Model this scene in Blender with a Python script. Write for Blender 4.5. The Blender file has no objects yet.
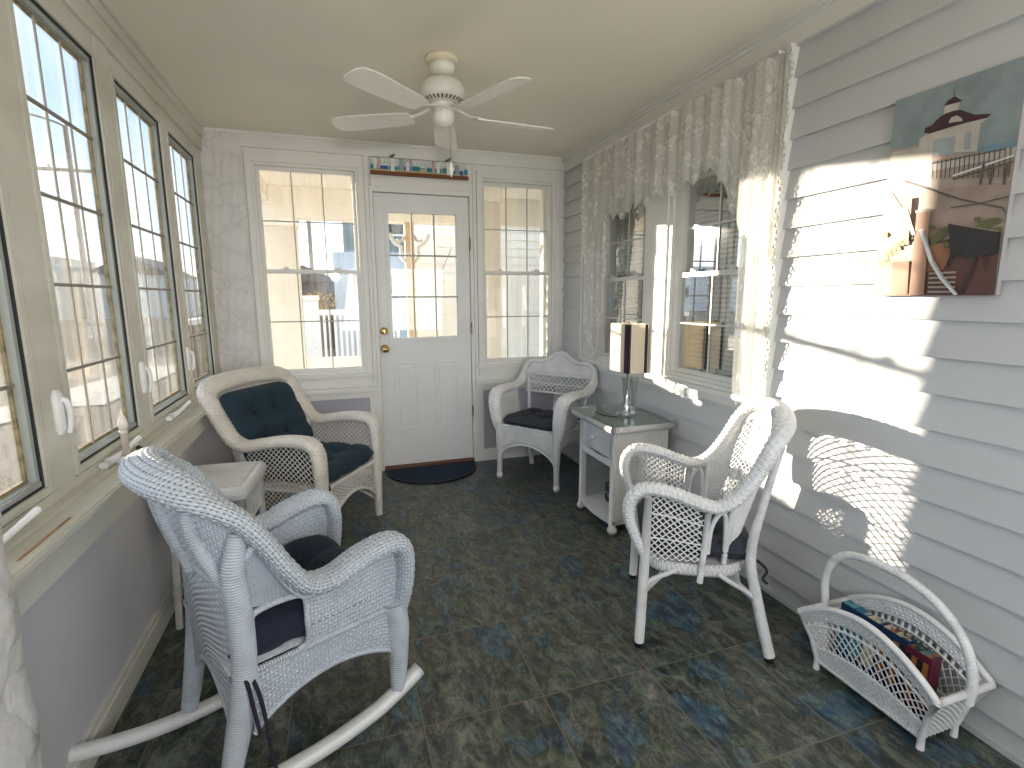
import bpy, math, random
from mathutils import Vector, Matrix
random.seed(7)
PI = math.pi
W, H = 2.556, 2.394            # room width (x) and ceiling height; back wall at y = 0
YF = -5.3                      # wall behind the camera
COL = bpy.context.scene.collection

# ------------------------------------------------------------------ mesh helpers
def V(*a): return Vector(a)

def spline(pts, n=8, closed=False):
    P = [Vector(p) for p in pts]; out = []
    m = len(P)
    segs = m if closed else m - 1
    for i in range(segs):
        if closed: p0, p1, p2, p3 = P[(i-1) % m], P[i], P[(i+1) % m], P[(i+2) % m]
        else: p0, p1, p2, p3 = P[max(i-1, 0)], P[i], P[i+1], P[min(i+2, m-1)]
        for k in range(n):
            t = k/n
            out.append(0.5*((2*p1) + (p2-p0)*t + (2*p0-5*p1+4*p2-p3)*t*t + (3*p1-p0-3*p2+p3)*t**3))
    if not closed: out.append(P[-1].copy())
    return out

def lerp(a, b, t): return a + (b-a)*t
def samp(lst, t):
    if not hasattr(lst, '__len__'): return lst
    x = t*(len(lst)-1); i = min(int(x), len(lst)-2) if len(lst) > 1 else 0
    return lst[0] if len(lst) == 1 else lerp(lst[i], lst[i+1], x-i)

class MB:
    def __init__(s): s.v = []; s.f = []; s.uv = []; s.sm = []; s.mi = []
    def face(s, idx, uvs, smooth=False, mi=0):
        s.f.append(tuple(idx)); s.uv.append(tuple(uvs)); s.sm.append(smooth); s.mi.append(mi)
    def grid(s, P, UV=None, cu=False, cv=False, smooth=True, mi=0):
        nu, nv = len(P), len(P[0]); b = len(s.v)
        for r in P:
            for p in r: s.v.append(tuple(p))
        for i in range(nu if cu else nu-1):
            for j in range(nv if cv else nv-1):
                i2, j2 = (i+1) % nu, (j+1) % nv
                if UV is None: uvs = ((i*.01, j*.01), ((i+1)*.01, j*.01), ((i+1)*.01, (j+1)*.01), (i*.01, (j+1)*.01))
                else: uvs = (UV(i, j), UV(i+1, j), UV(i+1, j+1), UV(i, j+1))
                s.face((b+i*nv+j, b+i2*nv+j, b+i2*nv+j2, b+i*nv+j2), uvs, smooth, mi)
    def poly(s, pts, mi=0, smooth=False):
        b = len(s.v)
        for p in pts: s.v.append(tuple(p))
        s.face(range(b, b+len(pts)), [(0, 0)]*len(pts), smooth, mi)
    def box(s, x0, x1, y0, y1, z0, z1, mi=0, M=None, bev=0):
        if x1 < x0: x0, x1 = x1, x0
        if y1 < y0: y0, y1 = y1, y0
        if z1 < z0: z0, z1 = z1, z0
        c = [(x0,y0,z0),(x1,y0,z0),(x1,y1,z0),(x0,y1,z0),(x0,y0,z1),(x1,y0,z1),(x1,y1,z1),(x0,y1,z1)]
        if M: c = [M(*p) for p in c]
        b = len(s.v); s.v += [tuple(p) for p in c]
        dx, dy, dz = x1-x0, y1-y0, z1-z0
        for q, (a, h) in (((0,3,2,1),(dx,dy)),((4,5,6,7),(dx,dy)),((0,1,5,4),(dx,dz)),((1,2,6,5),(dy,dz)),((2,3,7,6),(dx,dz)),((3,0,4,7),(dy,dz))):
            s.face([b+k for k in q], ((0,0),(a,0),(a,h),(0,h)), False, mi)
    def tube(s, pts, r, seg=8, up=None, b=None, caps=True, closed=False, mi=0, power=1.0, v0=0.0, weave=None):
        """r: radius or list along the path; b: second half axis (along up) for a flattened section"""
        P = [Vector(p) for p in pts]; n = len(P)
        if weave:                      # (pitch along, cells round, height): resample so each strand is real relief
            LL = [0]
            for i in range(1, n): LL.append(LL[-1]+(P[i]-P[i-1]).length)
            m = int(LL[-1]/weave[0]*3); Q = []; TT = []; i = 0
            for k in range(m+1):
                d = LL[-1]*k/m
                while i < n-2 and LL[i+1] < d: i += 1
                f_ = (d-LL[i])/max(LL[i+1]-LL[i], 1e-9); Q.append(P[i].lerp(P[i+1], f_)); TT.append((i+f_)/(n-1))
            P = Q; n = m+1; seg = weave[1]*3
        else: TT = [i/max(n-1, 1) for i in range(n)]
        T = []
        for i in range(n):
            if closed: t = P[(i+1) % n]-P[i-1]
            else: t = P[min(i+1, n-1)]-P[max(i-1, 0)]
            T.append(t.normalized() if t.length > 1e-9 else Vector((0,0,1)))
        rows = []; L = [0]
        for i in range(1, n): L.append(L[-1]+(P[i]-P[i-1]).length)
        if up is None:
            a = Vector((0,0,1)) if abs(T[0].z) < .9 else Vector((1,0,0))
            N = (a - T[0]*a.dot(T[0])).normalized(); Ns = [N]
            for i in range(1, n):
                N = Ns[-1] - T[i]*Ns[-1].dot(T[i])
                N = N.normalized() if N.length > 1e-6 else Ns[-1]
                Ns.append(N)
        else:
            Ns = []
            for i in range(n):
                u = Vector(up(TT[i]) if callable(up) else (up[i] if isinstance(up, list) else up))
                N = u - T[i]*u.dot(T[i]); Ns.append(N.normalized() if N.length > 1e-6 else (Ns[-1] if Ns else Vector((0,0,1))))
        for i in range(n):
            t = TT[i]; ra = samp(r, t); rb = samp(b, t) if b is not None else ra
            S = T[i].cross(Ns[i]).normalized(); row = []
            for k in range(seg):
                if weave:
                    o = weave[2]*math.cos(PI*L[i]/weave[0])*math.cos(PI*(k+.5)/3)
                    ra = samp(r, t)+o; rb = (samp(b, t) if b is not None else samp(r, t))+o
                a = 2*PI*k/seg; c, d = math.cos(a), math.sin(a)
                if power != 1.0: c = math.copysign(abs(c)**power, c); d = math.copysign(abs(d)**power, d)
                row.append(P[i]+S*(ra*c)+Ns[i]*(rb*d))
            rows.append(row)
        ravg = samp(r, .5); per = 2*PI*((ravg + (samp(b, .5) if b is not None else ravg))/2)
        LL = L + [L[-1]+(P[0]-P[-1]).length]
        if weave: s.grid(rows, lambda i, j: (L[min(i, n-1)]/weave[0], j/3+.1667), cu=closed, cv=True, mi=mi)
        else: s.grid(rows, lambda i, j: (LL[min(i, len(LL)-1)], v0+per*j/seg), cu=closed, cv=True, mi=mi)
        if caps and not closed:
            base = len(s.v) - n*seg
            s.face([base+k for k in range(seg)][::-1], [(0,0)]*seg, False, mi)
            s.face([base+(n-1)*seg+k for k in range(seg)], [(0,0)]*seg, False, mi)
    def lathe(s, prof, c=(0,0,0), seg=20, axis='z', mi=0):
        rows = []
        for r, h in prof:
            row = []
            for k in range(seg):
                a = 2*PI*k/seg; x, y = r*math.cos(a), r*math.sin(a)
                p = (x, y, h) if axis == 'z' else ((h, x, y) if axis == 'x' else (x, h, y))
                row.append((c[0]+p[0], c[1]+p[1], c[2]+p[2]))
            rows.append(row)
        s.grid(rows, lambda i, j: (.05*j*prof[min(i,len(prof)-1)][0]*10/seg, i*.01), cv=True, mi=mi)
    def prism(s, poly, M, d0, d1, mi=0, mis=None):
        """poly in (a, z); M(a, d, z) -> world; extruded d0..d1"""
        n = len(poly); b = len(s.v)
        for d in (d0, d1):
            for a, z in poly: s.v.append(tuple(M(a, d, z)))
        s.face([b+k for k in range(n)], [(p[0], p[1]) for p in poly], False, mi)
        s.face([b+n+k for k in range(n)][::-1], [(p[0], p[1]) for p in poly][::-1], False, mi)
        for k in range(n):
            k2 = (k+1) % n
            s.face((b+k, b+k2, b+n+k2, b+n+k), ((0,0),(.1,0),(.1,.1),(0,.1)), False, mi if mis is None else mis)
    def sheet(s, fn, nu, nv, thick=.006, Lu=.5, Lv=.5, inside=None, mi=0, uoff=0.0, weave=None):
        """fn(u,v)->Vector, a woven panel with real thickness"""
        if weave: nu, nv = int(Lu/weave[0]*3), int(Lv/weave[1]*3)
        P = [[Vector(fn(i/nu, j/nv)) for j in range(nv+1)] for i in range(nu+1)]
        N = []
        for i in range(nu+1):
            r = []
            for j in range(nv+1):
                a = P[min(i+1, nu)][j]-P[max(i-1, 0)][j]; b = P[i][min(j+1, nv)]-P[i][max(j-1, 0)]
                c = a.cross(b); r.append(c.normalized() if c.length > 1e-9 else Vector((0,0,1)))
            N.append(r)
        if weave:
            for i in range(nu+1):
                for j in range(nv+1): P[i][j] = P[i][j]+N[i][j]*(weave[2]*math.cos(PI*i/3)*math.cos(PI*j/3))
        base = len(s.v)
        for sg in (.5, -.5):
            for i in range(nu+1):
                for j in range(nv+1): s.v.append(tuple(P[i][j]+N[i][j]*thick*sg))
        K = (nu+1)*(nv+1); id_ = lambda i, j, k=0: base+k*K+i*(nv+1)+j
        uv = (lambda i, j: (i/3, j/3)) if weave else (lambda i, j: (uoff+Lu*i/nu, Lv*j/nv))
        ok = [[(inside is None or inside((i+.5)/nu, (j+.5)/nv)) for j in range(nv)] for i in range(nu)]
        for i in range(nu):
            for j in range(nv):
                if not ok[i][j]: continue
                U = (uv(i,j), uv(i+1,j), uv(i+1,j+1), uv(i,j+1))
                s.face((id_(i,j), id_(i+1,j), id_(i+1,j+1), id_(i,j+1)), U, True, mi)
                s.face((id_(i,j,1), id_(i,j+1,1), id_(i+1,j+1,1), id_(i+1,j,1)), (U[0],U[3],U[2],U[1]), True, mi)
                for (di, dj, e) in ((-1,0,((i,j),(i,j+1))),(1,0,((i+1,j+1),(i+1,j))),(0,-1,((i+1,j),(i,j))),(0,1,((i,j+1),(i+1,j+1)))):
                    a, c = i+di, j+dj
                    if 0 <= a < nu and 0 <= c < nv and ok[a][c]: continue
                    (p, q) = e
                    s.face((id_(*p), id_(*q), id_(*q, 1), id_(*p, 1)), (uv(*p), uv(*q), uv(*q), uv(*p)), False, mi)
    def lattice(s, fn, Lu, Lv, pitch=.03, r=.0025, slope=1.0, inside=None, step=.02, mi=0, seg=4, horiz=()):
        """diagonal woven strands following fn(u,v)"""
        for sg in (1, -1):
            lo, hi = (0, Lu+slope*Lv) if sg > 0 else (-slope*Lv, Lu)
            c = math.ceil(lo/pitch)*pitch + .0001
            while c < hi:
                run = []; n = max(6, int(Lv*math.sqrt(1+slope*slope)/step)*2)
                for k in range(n+1):
                    v = k/n; u = (c - sg*slope*v*Lv)/Lu
                    good = -1e-6 <= u <= 1+1e-6 and (inside is None or inside(u, v))
                    if good: run.append(Vector(fn(min(max(u,0),1), v)))
                    if (not good or k == n) and run:
                        if len(run) > 1: s.tube(run, r, seg=seg, mi=mi, caps=False)
                        run = []
                c += pitch
        for v in horiz:
            run = []
            for k in range(31):
                u = k/30
                if inside is None or inside(u, v): run.append(Vector(fn(u, v)))
                elif len(run) > 1: s.tube(run, r*1.2, seg=4, mi=mi); run = []
            if len(run) > 1: s.tube(run, r*1.2, seg=4, mi=mi)
    def build(s, name, mats, parent=None, **props):
        me = bpy.data.meshes.new(name); me.from_pydata(s.v, [], s.f)
        uvl = me.uv_layers.new(name='UVMap')
        flat = [c for face in s.uv for p in face for c in p]
        uvl.data.foreach_set('uv', flat)
        me.polygons.foreach_set('use_smooth', s.sm)
        if not isinstance(mats, (list, tuple)): mats = [mats]
        for m in mats: me.materials.append(m)
        me.polygons.foreach_set('material_index', s.mi)
        me.update()
        o = bpy.data.objects.new(name, me); COL.objects.link(o)
        if parent is not None: o.parent = parent
        for k, v in props.items(): o[k] = v
        return o

def thing(name, label, cat, loc=(0,0,0), rz=0.0, group=None):
    o = bpy.data.objects.new(name, None); COL.objects.link(o)
    o.empty_display_size = .1
    o.location = loc; o.rotation_euler = (0, 0, rz)
    o['label'] = label; o['category'] = cat
    if group: o['group'] = group
    return o
def tag(o, label, cat, group=None):
    o['label'] = label; o['category'] = cat
    if group: o['group'] = group
    return o
def struct(mb, name, m, parent=None):
    o = mb.build(name, m, parent)
    if parent is None: o['kind'] = 'structure'
    return o
def dup(root, loc, rz, label, group=None):
    r = root.copy(); COL.objects.link(r); r.location = loc; r.rotation_euler = (0, 0, rz); r['label'] = label
    if group: r['group'] = group
    for ch in list(root.children):
        c = ch.copy(); COL.objects.link(c); c.parent = r
        for g in list(ch.children):
            d = g.copy(); COL.objects.link(d); d.parent = c
    return r

# ------------------------------------------------------------------ materials
def nm(name):
    m = bpy.data.materials.new(name); m.use_nodes = True
    nt = m.node_tree; nt.nodes.clear()
    out = nt.nodes.new('ShaderNodeOutputMaterial')
    return m, nt, out
def N(nt, t, **kw):
    n = nt.nodes.new(t)
    for k, v in kw.items():
        if k.startswith('i_'):
            key = k[2:]; n.inputs[int(key) if key.isdigit() else key].default_value = v
        else: setattr(n, k, v)
    return n
def mth(nt, op, a, b=None, c=None):
    n = nt.nodes.new('ShaderNodeMath'); n.operation = op
    for i, x in enumerate((a, b, c)):
        if x is None: continue
        if isinstance(x, (int, float)): n.inputs[i].default_value = x
        else: nt.links.new(x, n.inputs[i])
    return n.outputs[0]
def ramp(nt, fac, stops, interp='LINEAR'):
    n = nt.nodes.new('ShaderNodeValToRGB'); n.color_ramp.interpolation = interp
    e = n.color_ramp.elements
    while len(e) > 1: e.remove(e[0])
    e[0].position = stops[0][0]; e[0].color = (*stops[0][1], 1)
    for p, c in stops[1:]:
        x = e.new(p); x.color = (*c, 1)
    nt.links.new(fac, n.inputs[0]); return n.outputs[0]
def bsdf(nt, out, **kw):
    b = nt.nodes.new('ShaderNodeBsdfPrincipled')
    for k, v in kw.items(): b.inputs[k].default_value = v
    nt.links.new(b.outputs[0], out.inputs[0]); return b
def c4(c): return (c[0], c[1], c[2], 1)

def paint(name, col, rough=.5, var=.05, scale=3.0, bump=.0, bscale=40, dirt=None, stretch=(1,1,1), spec=.3):
    m, nt, out = nm(name); b = bsdf(nt, out, Roughness=rough); b.inputs['Specular IOR Level'].default_value = spec
    tc = N(nt, 'ShaderNodeTexCoord'); mp = N(nt, 'ShaderNodeMapping'); mp.inputs['Scale'].default_value = stretch
    nt.links.new(tc.outputs['Object'], mp.inputs[0])
    no = N(nt, 'ShaderNodeTexNoise'); no.inputs['Scale'].default_value = scale; no.inputs['Detail'].default_value = 4
    nt.links.new(mp.outputs[0], no.inputs[0])
    d = dirt or tuple(x*(1-var*2) for x in col)
    nt.links.new(ramp(nt, no.outputs[0], [(.3, d), (.62, col)]), b.inputs['Base Color'])
    if bump:
        n2 = N(nt, 'ShaderNodeTexNoise'); n2.inputs['Scale'].default_value = bscale; n2.inputs['Detail'].default_value = 3
        nt.links.new(mp.outputs[0], n2.inputs[0])
        bp = N(nt, 'ShaderNodeBump'); bp.inputs['Distance'].default_value = bump
        nt.links.new(n2.outputs[0], bp.inputs['Height']); nt.links.new(bp.outputs[0], b.inputs['Normal'])
    return m
def wick(name, col, cu=.012, cv=.006, hole=.1, rough=.45, depth=.0025, grime=.82, swap=False):
    """over-and-under weave from the panel's own UV (metres), tiny real gaps between strands"""
    m, nt, out = nm(name)
    tc = N(nt, 'ShaderNodeTexCoord'); sp = N(nt, 'ShaderNodeSeparateXYZ'); nt.links.new(tc.outputs['UV'], sp.inputs[0])
    wob = N(nt, 'ShaderNodeTexNoise'); wob.inputs['Scale'].default_value = 30; nt.links.new(tc.outputs['UV'], wob.inputs[0])
    w = mth(nt, 'MULTIPLY', mth(nt, 'SUBTRACT', wob.outputs[0], .5), .35)
    U = mth(nt, 'ADD', mth(nt, 'DIVIDE', sp.outputs[1 if swap else 0], cu), w); Vv = mth(nt, 'ADD', mth(nt, 'DIVIDE', sp.outputs[0 if swap else 1], cv), w)
    row = mth(nt, 'FLOOR', Vv); fr = mth(nt, 'FRACT', Vv)
    s = mth(nt, 'SINE', mth(nt, 'MULTIPLY', fr, PI))
    o = mth(nt, 'COSINE', mth(nt, 'MULTIPLY', mth(nt, 'ADD', U, mth(nt, 'MULTIPLY', row, .5)), 2*PI))
    h = mth(nt, 'MULTIPLY', s, mth(nt, 'ADD', mth(nt, 'MULTIPLY', o, .32), .68))
    b = nt.nodes.new('ShaderNodeBsdfPrincipled'); b.inputs['Roughness'].default_value = rough
    b.inputs['Specular IOR Level'].default_value = .35
    no = N(nt, 'ShaderNodeTexNoise'); no.inputs['Scale'].default_value = 9; nt.links.new(tc.outputs['Object'], no.inputs[0]); no.inputs['Detail'].default_value = 5
    nt.links.new(ramp(nt, no.outputs[0], [(.3, tuple(x*grime for x in col)), (.6, col)]), b.inputs['Base Color'])
    bp = N(nt, 'ShaderNodeBump'); bp.inputs['Distance'].default_value = depth; bp.inputs['Strength'].default_value = 1
    nt.links.new(h, bp.inputs['Height']); nt.links.new(bp.outputs[0], b.inputs['Normal'])
    if hole > 0:
        tr = N(nt, 'ShaderNodeBsdfTransparent'); mx = N(nt, 'ShaderNodeMixShader')
        nt.links.new(mth(nt, 'LESS_THAN', h, hole), mx.inputs[0])
        nt.links.new(b.outputs[0], mx.inputs[1]); nt.links.new(tr.outputs[0], mx.inputs[2]); nt.links.new(mx.outputs[0], out.inputs[0])
    else: nt.links.new(b.outputs[0], out.inputs[0])
    return m
def weavem(name, col, hu=.28, hv=.3, rough=.45, grime=.86):
    """for the modelled weave: UV counts strands; small real gaps where four strands meet"""
    m, nt, out = nm(name)
    tc = N(nt, 'ShaderNodeTexCoord'); sp = N(nt, 'ShaderNodeSeparateXYZ'); nt.links.new(tc.outputs['UV'], sp.inputs[0])
    b = nt.nodes.new('ShaderNodeBsdfPrincipled'); b.inputs['Roughness'].default_value = rough; b.inputs['Specular IOR Level'].default_value = .35
    no = N(nt, 'ShaderNodeTexNoise'); no.inputs['Scale'].default_value = 9; no.inputs['Detail'].default_value = 5; nt.links.new(tc.outputs['Object'], no.inputs[0])
    nt.links.new(ramp(nt, no.outputs[0], [(.3, tuple(x*grime for x in col)), (.6, col)]), b.inputs['Base Color'])
    f = mth(nt, 'ABSOLUTE', mth(nt, 'COSINE', mth(nt, 'MULTIPLY', sp.outputs[0], PI))); g = mth(nt, 'ABSOLUTE', mth(nt, 'COSINE', mth(nt, 'MULTIPLY', sp.outputs[1], PI)))
    h = mth(nt, 'MULTIPLY', mth(nt, 'ADD', f, .4), mth(nt, 'ADD', g, .4))
    bp = N(nt, 'ShaderNodeBump'); bp.inputs['Distance'].default_value = .002; bp.inputs['Strength'].default_value = .8
    nt.links.new(h, bp.inputs['Height']); nt.links.new(bp.outputs[0], b.inputs['Normal'])
    if hu > 0:
        tr = N(nt, 'ShaderNodeBsdfTransparent'); mx = N(nt, 'ShaderNodeMixShader')
        nt.links.new(mth(nt, 'MULTIPLY', mth(nt, 'LESS_THAN', f, hu), mth(nt, 'LESS_THAN', g, hv)), mx.inputs[0])
        nt.links.new(b.outputs[0], mx.inputs[1]); nt.links.new(tr.outputs[0], mx.inputs[2]); nt.links.new(mx.outputs[0], out.inputs[0])
    else: nt.links.new(b.outputs[0], out.inputs[0])
    return m
def wrapm(name, col, pitch=.006, rough=.45, depth=.0015):
    """cane wrapped round a pole: bands across the length"""
    m, nt, out = nm(name); b = bsdf(nt, out, Roughness=rough); b.inputs['Base Color'].default_value = c4(col)
    tc = N(nt, 'ShaderNodeTexCoord'); sp = N(nt, 'ShaderNodeSeparateXYZ'); nt.links.new(tc.outputs['UV'], sp.inputs[0])
    f = mth(nt, 'FRACT', mth(nt, 'ADD', mth(nt, 'DIVIDE', sp.outputs[0], pitch), mth(nt, 'MULTIPLY', sp.outputs[1], 5)))
    h = mth(nt, 'SINE', mth(nt, 'MULTIPLY', f, PI))
    bp = N(nt, 'ShaderNodeBump'); bp.inputs['Distance'].default_value = depth
    nt.links.new(h, bp.inputs['Height']); nt.links.new(bp.outputs[0], b.inputs['Normal'])
    no = N(nt, 'ShaderNodeTexNoise'); no.inputs['Scale'].default_value = 14; nt.links.new(tc.outputs['Object'], no.inputs[0])
    nt.links.new(ramp(nt, no.outputs[0], [(.32, tuple(x*.82 for x in col)), (.55, col)]), b.inputs['Base Color'])
    return m
def fabric(name, col, sc=900, rough=.9, var=.6):
    m, nt, out = nm(name); b = bsdf(nt, out, Roughness=rough); b.inputs['Specular IOR Level'].default_value = .15
    b.inputs['Sheen Weight'].default_value = .04
    tc = N(nt, 'ShaderNodeTexCoord'); no = N(nt, 'ShaderNodeTexNoise'); no.inputs['Scale'].default_value = sc; nt.links.new(tc.outputs['Object'], no.inputs[0])
    nt.links.new(ramp(nt, no.outputs[0], [(.3, tuple(x*var for x in col)), (.7, tuple(x*1.25 for x in col))]), b.inputs['Base Color'])
    bp = N(nt, 'ShaderNodeBump'); bp.inputs['Distance'].default_value = .001
    nt.links.new(no.outputs[0], bp.inputs['Height']); nt.links.new(bp.outputs[0], b.inputs['Normal'])
    return m
def glassm(name, dirty=0.0, tint=(1,1,1), gloss=.09, stain=(.64,.58,.46)):
    """thin pane: mostly see-through, a little mirror, salt streaks where dirty"""
    m, nt, out = nm(name)
    tr = N(nt, 'ShaderNodeBsdfTransparent'); tr.inputs[0].default_value = c4(tint)
    gl = N(nt, 'ShaderNodeBsdfGlossy'); gl.inputs['Roughness'].default_value = .02
    lw = N(nt, 'ShaderNodeLayerWeight'); lw.inputs[0].default_value = .25
    mx = N(nt, 'ShaderNodeMixShader')
    nt.links.new(mth(nt, 'MINIMUM', mth(nt, 'ADD', mth(nt, 'MULTIPLY', lw.outputs['Fresnel'], .6), gloss*.4), .6), mx.inputs[0])
    nt.links.new(tr.outputs[0], mx.inputs[1]); nt.links.new(gl.outputs[0], mx.inputs[2])
    last = mx.outputs[0]
    if dirty > 0:
        tc = N(nt, 'ShaderNodeTexCoord'); mp = N(nt, 'ShaderNodeMapping'); mp.inputs['Scale'].default_value = (22, 22, .9)
        nt.links.new(tc.outputs['Object'], mp.inputs[0])
        no = N(nt, 'ShaderNodeTexNoise'); no.inputs['Scale'].default_value = 1.0; no.inputs['Detail'].default_value = 6; no.inputs['Roughness'].default_value = .65
        nt.links.new(mp.outputs[0], no.inputs[0])
        df = N(nt, 'ShaderNodeBsdfTranslucent'); df.inputs[0].default_value = c4(stain)
        d2 = N(nt, 'ShaderNodeBsdfDiffuse'); d2.inputs[0].default_value = c4(stain)
        ad = N(nt, 'ShaderNodeMixShader'); ad.inputs[0].default_value = .5
        nt.links.new(df.outputs[0], ad.inputs[1]); nt.links.new(d2.outputs[0], ad.inputs[2])
        f = N(nt, 'ShaderNodeMapRange'); f.inputs[1].default_value = .45; f.inputs[2].default_value = .75; f.inputs[3].default_value = 0; f.inputs[4].default_value = dirty
        nt.links.new(no.outputs[0], f.inputs[0])
        m2 = N(nt, 'ShaderNodeMixShader'); nt.links.new(f.outputs[0], m2.inputs[0]); nt.links.new(last, m2.inputs[1]); nt.links.new(ad.outputs[0], m2.inputs[2])
        last = m2.outputs[0]
    nt.links.new(last, out.inputs[0]); return m
def metal(name, col, rough=.25):
    m, nt, out = nm(name); b = bsdf(nt, out, Roughness=rough, Metallic=1.0); b.inputs['Base Color'].default_value = c4(col)
    tc = N(nt, 'ShaderNodeTexCoord'); no = N(nt, 'ShaderNodeTexNoise'); no.inputs['Scale'].default_value = 60
    nt.links.new(tc.outputs['Object'], no.inputs[0]); nt.links.new(mth(nt, 'MULTIPLY_ADD', no.outputs[0], .15, rough-.05), b.inputs['Roughness'])
    return m
def floor_mat():
    m, nt, out = nm('slate_tile'); b = bsdf(nt, out, Roughness=.4); b.inputs['Specular IOR Level'].default_value = .45
    geo = N(nt, 'ShaderNodeNewGeometry'); sp = N(nt, 'ShaderNodeSeparateXYZ'); nt.links.new(geo.outputs['Position'], sp.inputs[0])
    u = mth(nt, 'DIVIDE', mth(nt, 'SUBTRACT', sp.outputs[0], 1.357), .40); v = mth(nt, 'DIVIDE', mth(nt, 'ADD', sp.outputs[1], 2.555), .435)
    fu, fv = mth(nt, 'FRACT', u), mth(nt, 'FRACT', v)
    du = mth(nt, 'MULTIPLY', mth(nt, 'MINIMUM', fu, mth(nt, 'SUBTRACT', 1, fu)), .40); dv = mth(nt, 'MULTIPLY', mth(nt, 'MINIMUM', fv, mth(nt, 'SUBTRACT', 1, fv)), .435)
    g = mth(nt, 'LESS_THAN', mth(nt, 'MINIMUM', du, dv), .0022)
    cid = N(nt, 'ShaderNodeCombineXYZ'); nt.links.new(mth(nt, 'FLOOR', u), cid.inputs[0]); nt.links.new(mth(nt, 'FLOOR', v), cid.inputs[1])
    wn = N(nt, 'ShaderNodeTexWhiteNoise', noise_dimensions='3D'); nt.links.new(cid.outputs[0], wn.inputs[0])
    sc = N(nt, 'ShaderNodeVectorMath', operation='SCALE'); sc.inputs['Scale'].default_value = 6; nt.links.new(wn.outputs['Color'], sc.inputs[0])
    rot = N(nt, 'ShaderNodeMapping'); rot.inputs['Rotation'].default_value = (0, 0, .55); rot.inputs['Scale'].default_value = (3.3, 1.7, 1)
    ps = N(nt, 'ShaderNodeVectorMath', operation='ADD'); nt.links.new(geo.outputs['Position'], rot.inputs[0]); nt.links.new(rot.outputs[0], ps.inputs[0]); nt.links.new(sc.outputs[0], ps.inputs[1])
    n1 = N(nt, 'ShaderNodeTexNoise'); n1.inputs['Scale'].default_value = 1.5; n1.inputs['Detail'].default_value = 4; n1.inputs['Roughness'].default_value = .55; n1.inputs['Distortion'].default_value = 1.0
    nt.links.new(ps.outputs[0], n1.inputs[0])
    n2 = N(nt, 'ShaderNodeTexNoise'); n2.inputs['Scale'].default_value = 9; n2.inputs['Detail'].default_value = 8; n2.inputs['Roughness'].default_value = .72; n2.inputs['Distortion'].default_value = .8
    nt.links.new(ps.outputs[0], n2.inputs[0])
    f = mth(nt, 'ADD', mth(nt, 'MULTIPLY_ADD', n1.outputs[0], 1.15, -.09), mth(nt, 'MULTIPLY_ADD', n2.outputs[0], .42, -.20))
    c = ramp(nt, f, [(.18, (.010,.022,.045)), (.31, (.016,.060,.115)), (.385, (.06,.105,.135)), (.42, (.020,.034,.034)), (.455, (.045,.065,.040)), (.49, (.095,.090,.060)), (.525, (.030,.036,.034)), (.56, (.10,.11,.095)), (.60, (.030,.055,.060)), (.645, (.16,.145,.11)), (.70, (.06,.085,.10)), (.78, (.20,.19,.165)), (.88, (.10,.05,.03))])
    n5 = N(nt, 'ShaderNodeTexNoise'); n5.inputs['Scale'].default_value = 3.2; n5.inputs['Detail'].default_value = 9; n5.inputs['Roughness'].default_value = .68; n5.inputs['Distortion'].default_value = 3.0
    of = N(nt, 'ShaderNodeVectorMath', operation='ADD'); of.inputs[1].default_value = (7.3, 2.1, 4.4); nt.links.new(ps.outputs[0], of.inputs[0]); nt.links.new(of.outputs[0], n5.inputs[0])
    c2 = ramp(nt, n5.outputs[0], [(.30, (.010,.020,.026)), (.42, (.030,.048,.040)), (.50, (.070,.080,.068)), (.54, (.018,.044,.064)), (.60, (.10,.095,.075)), (.68, (.15,.15,.13)), (.80, (.06,.035,.025))])
    mc = N(nt, 'ShaderNodeMix', data_type='RGBA'); mc.inputs[0].default_value = .30; nt.links.new(c, mc.inputs[6]); nt.links.new(c2, mc.inputs[7]); c = mc.outputs[2]
    n4 = N(nt, 'ShaderNodeTexNoise'); n4.inputs['Scale'].default_value = 6; n4.inputs['Detail'].default_value = 9; n4.inputs['Distortion'].default_value = 1.2; nt.links.new(ps.outputs[0], n4.inputs[0])
    spk = ramp(nt, n4.outputs[0], [(.36, (.40,.42,.45)), (.50, (1,1,1)), (.64, (1.9,1.85,1.65))])
    mm = N(nt, 'ShaderNodeMix', data_type='RGBA', blend_type='MULTIPLY'); mm.inputs[0].default_value = .9
    nt.links.new(c, mm.inputs[6]); nt.links.new(spk, mm.inputs[7])
    n6 = N(nt, 'ShaderNodeTexNoise'); n6.inputs['Scale'].default_value = 2.6; n6.inputs['Detail'].default_value = 5; n6.inputs['Distortion'].default_value = 2.2; nt.links.new(of.outputs[0], n6.inputs[0])
    vein = ramp(nt, n6.outputs[0], [(.475, (0,0,0)), (.50, (1,1,1)), (.508, (1,1,1)), (.53, (0,0,0))])
    mv = N(nt, 'ShaderNodeMix', data_type='RGBA'); nt.links.new(mth(nt, 'MULTIPLY', vein, mth(nt, 'MULTIPLY', n4.outputs[0], .75)), mv.inputs[0]); nt.links.new(mm.outputs[2], mv.inputs[6]); mv.inputs[7].default_value = (.21,.20,.165,1); mm = mv
    mg = N(nt, 'ShaderNodeMix', data_type='RGBA'); nt.links.new(g, mg.inputs[0]); nt.links.new(mm.outputs[2], mg.inputs[6]); mg.inputs[7].default_value = (.15,.13,.105,1)
    nt.links.new(mg.outputs[2], b.inputs['Base Color'])
    wv = N(nt, 'ShaderNodeTexNoise'); wv.inputs['Scale'].default_value = 5; wv.inputs['Detail'].default_value = 5; wv.inputs['Distortion'].default_value = 2.5; nt.links.new(ps.outputs[0], wv.inputs[0])
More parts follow.
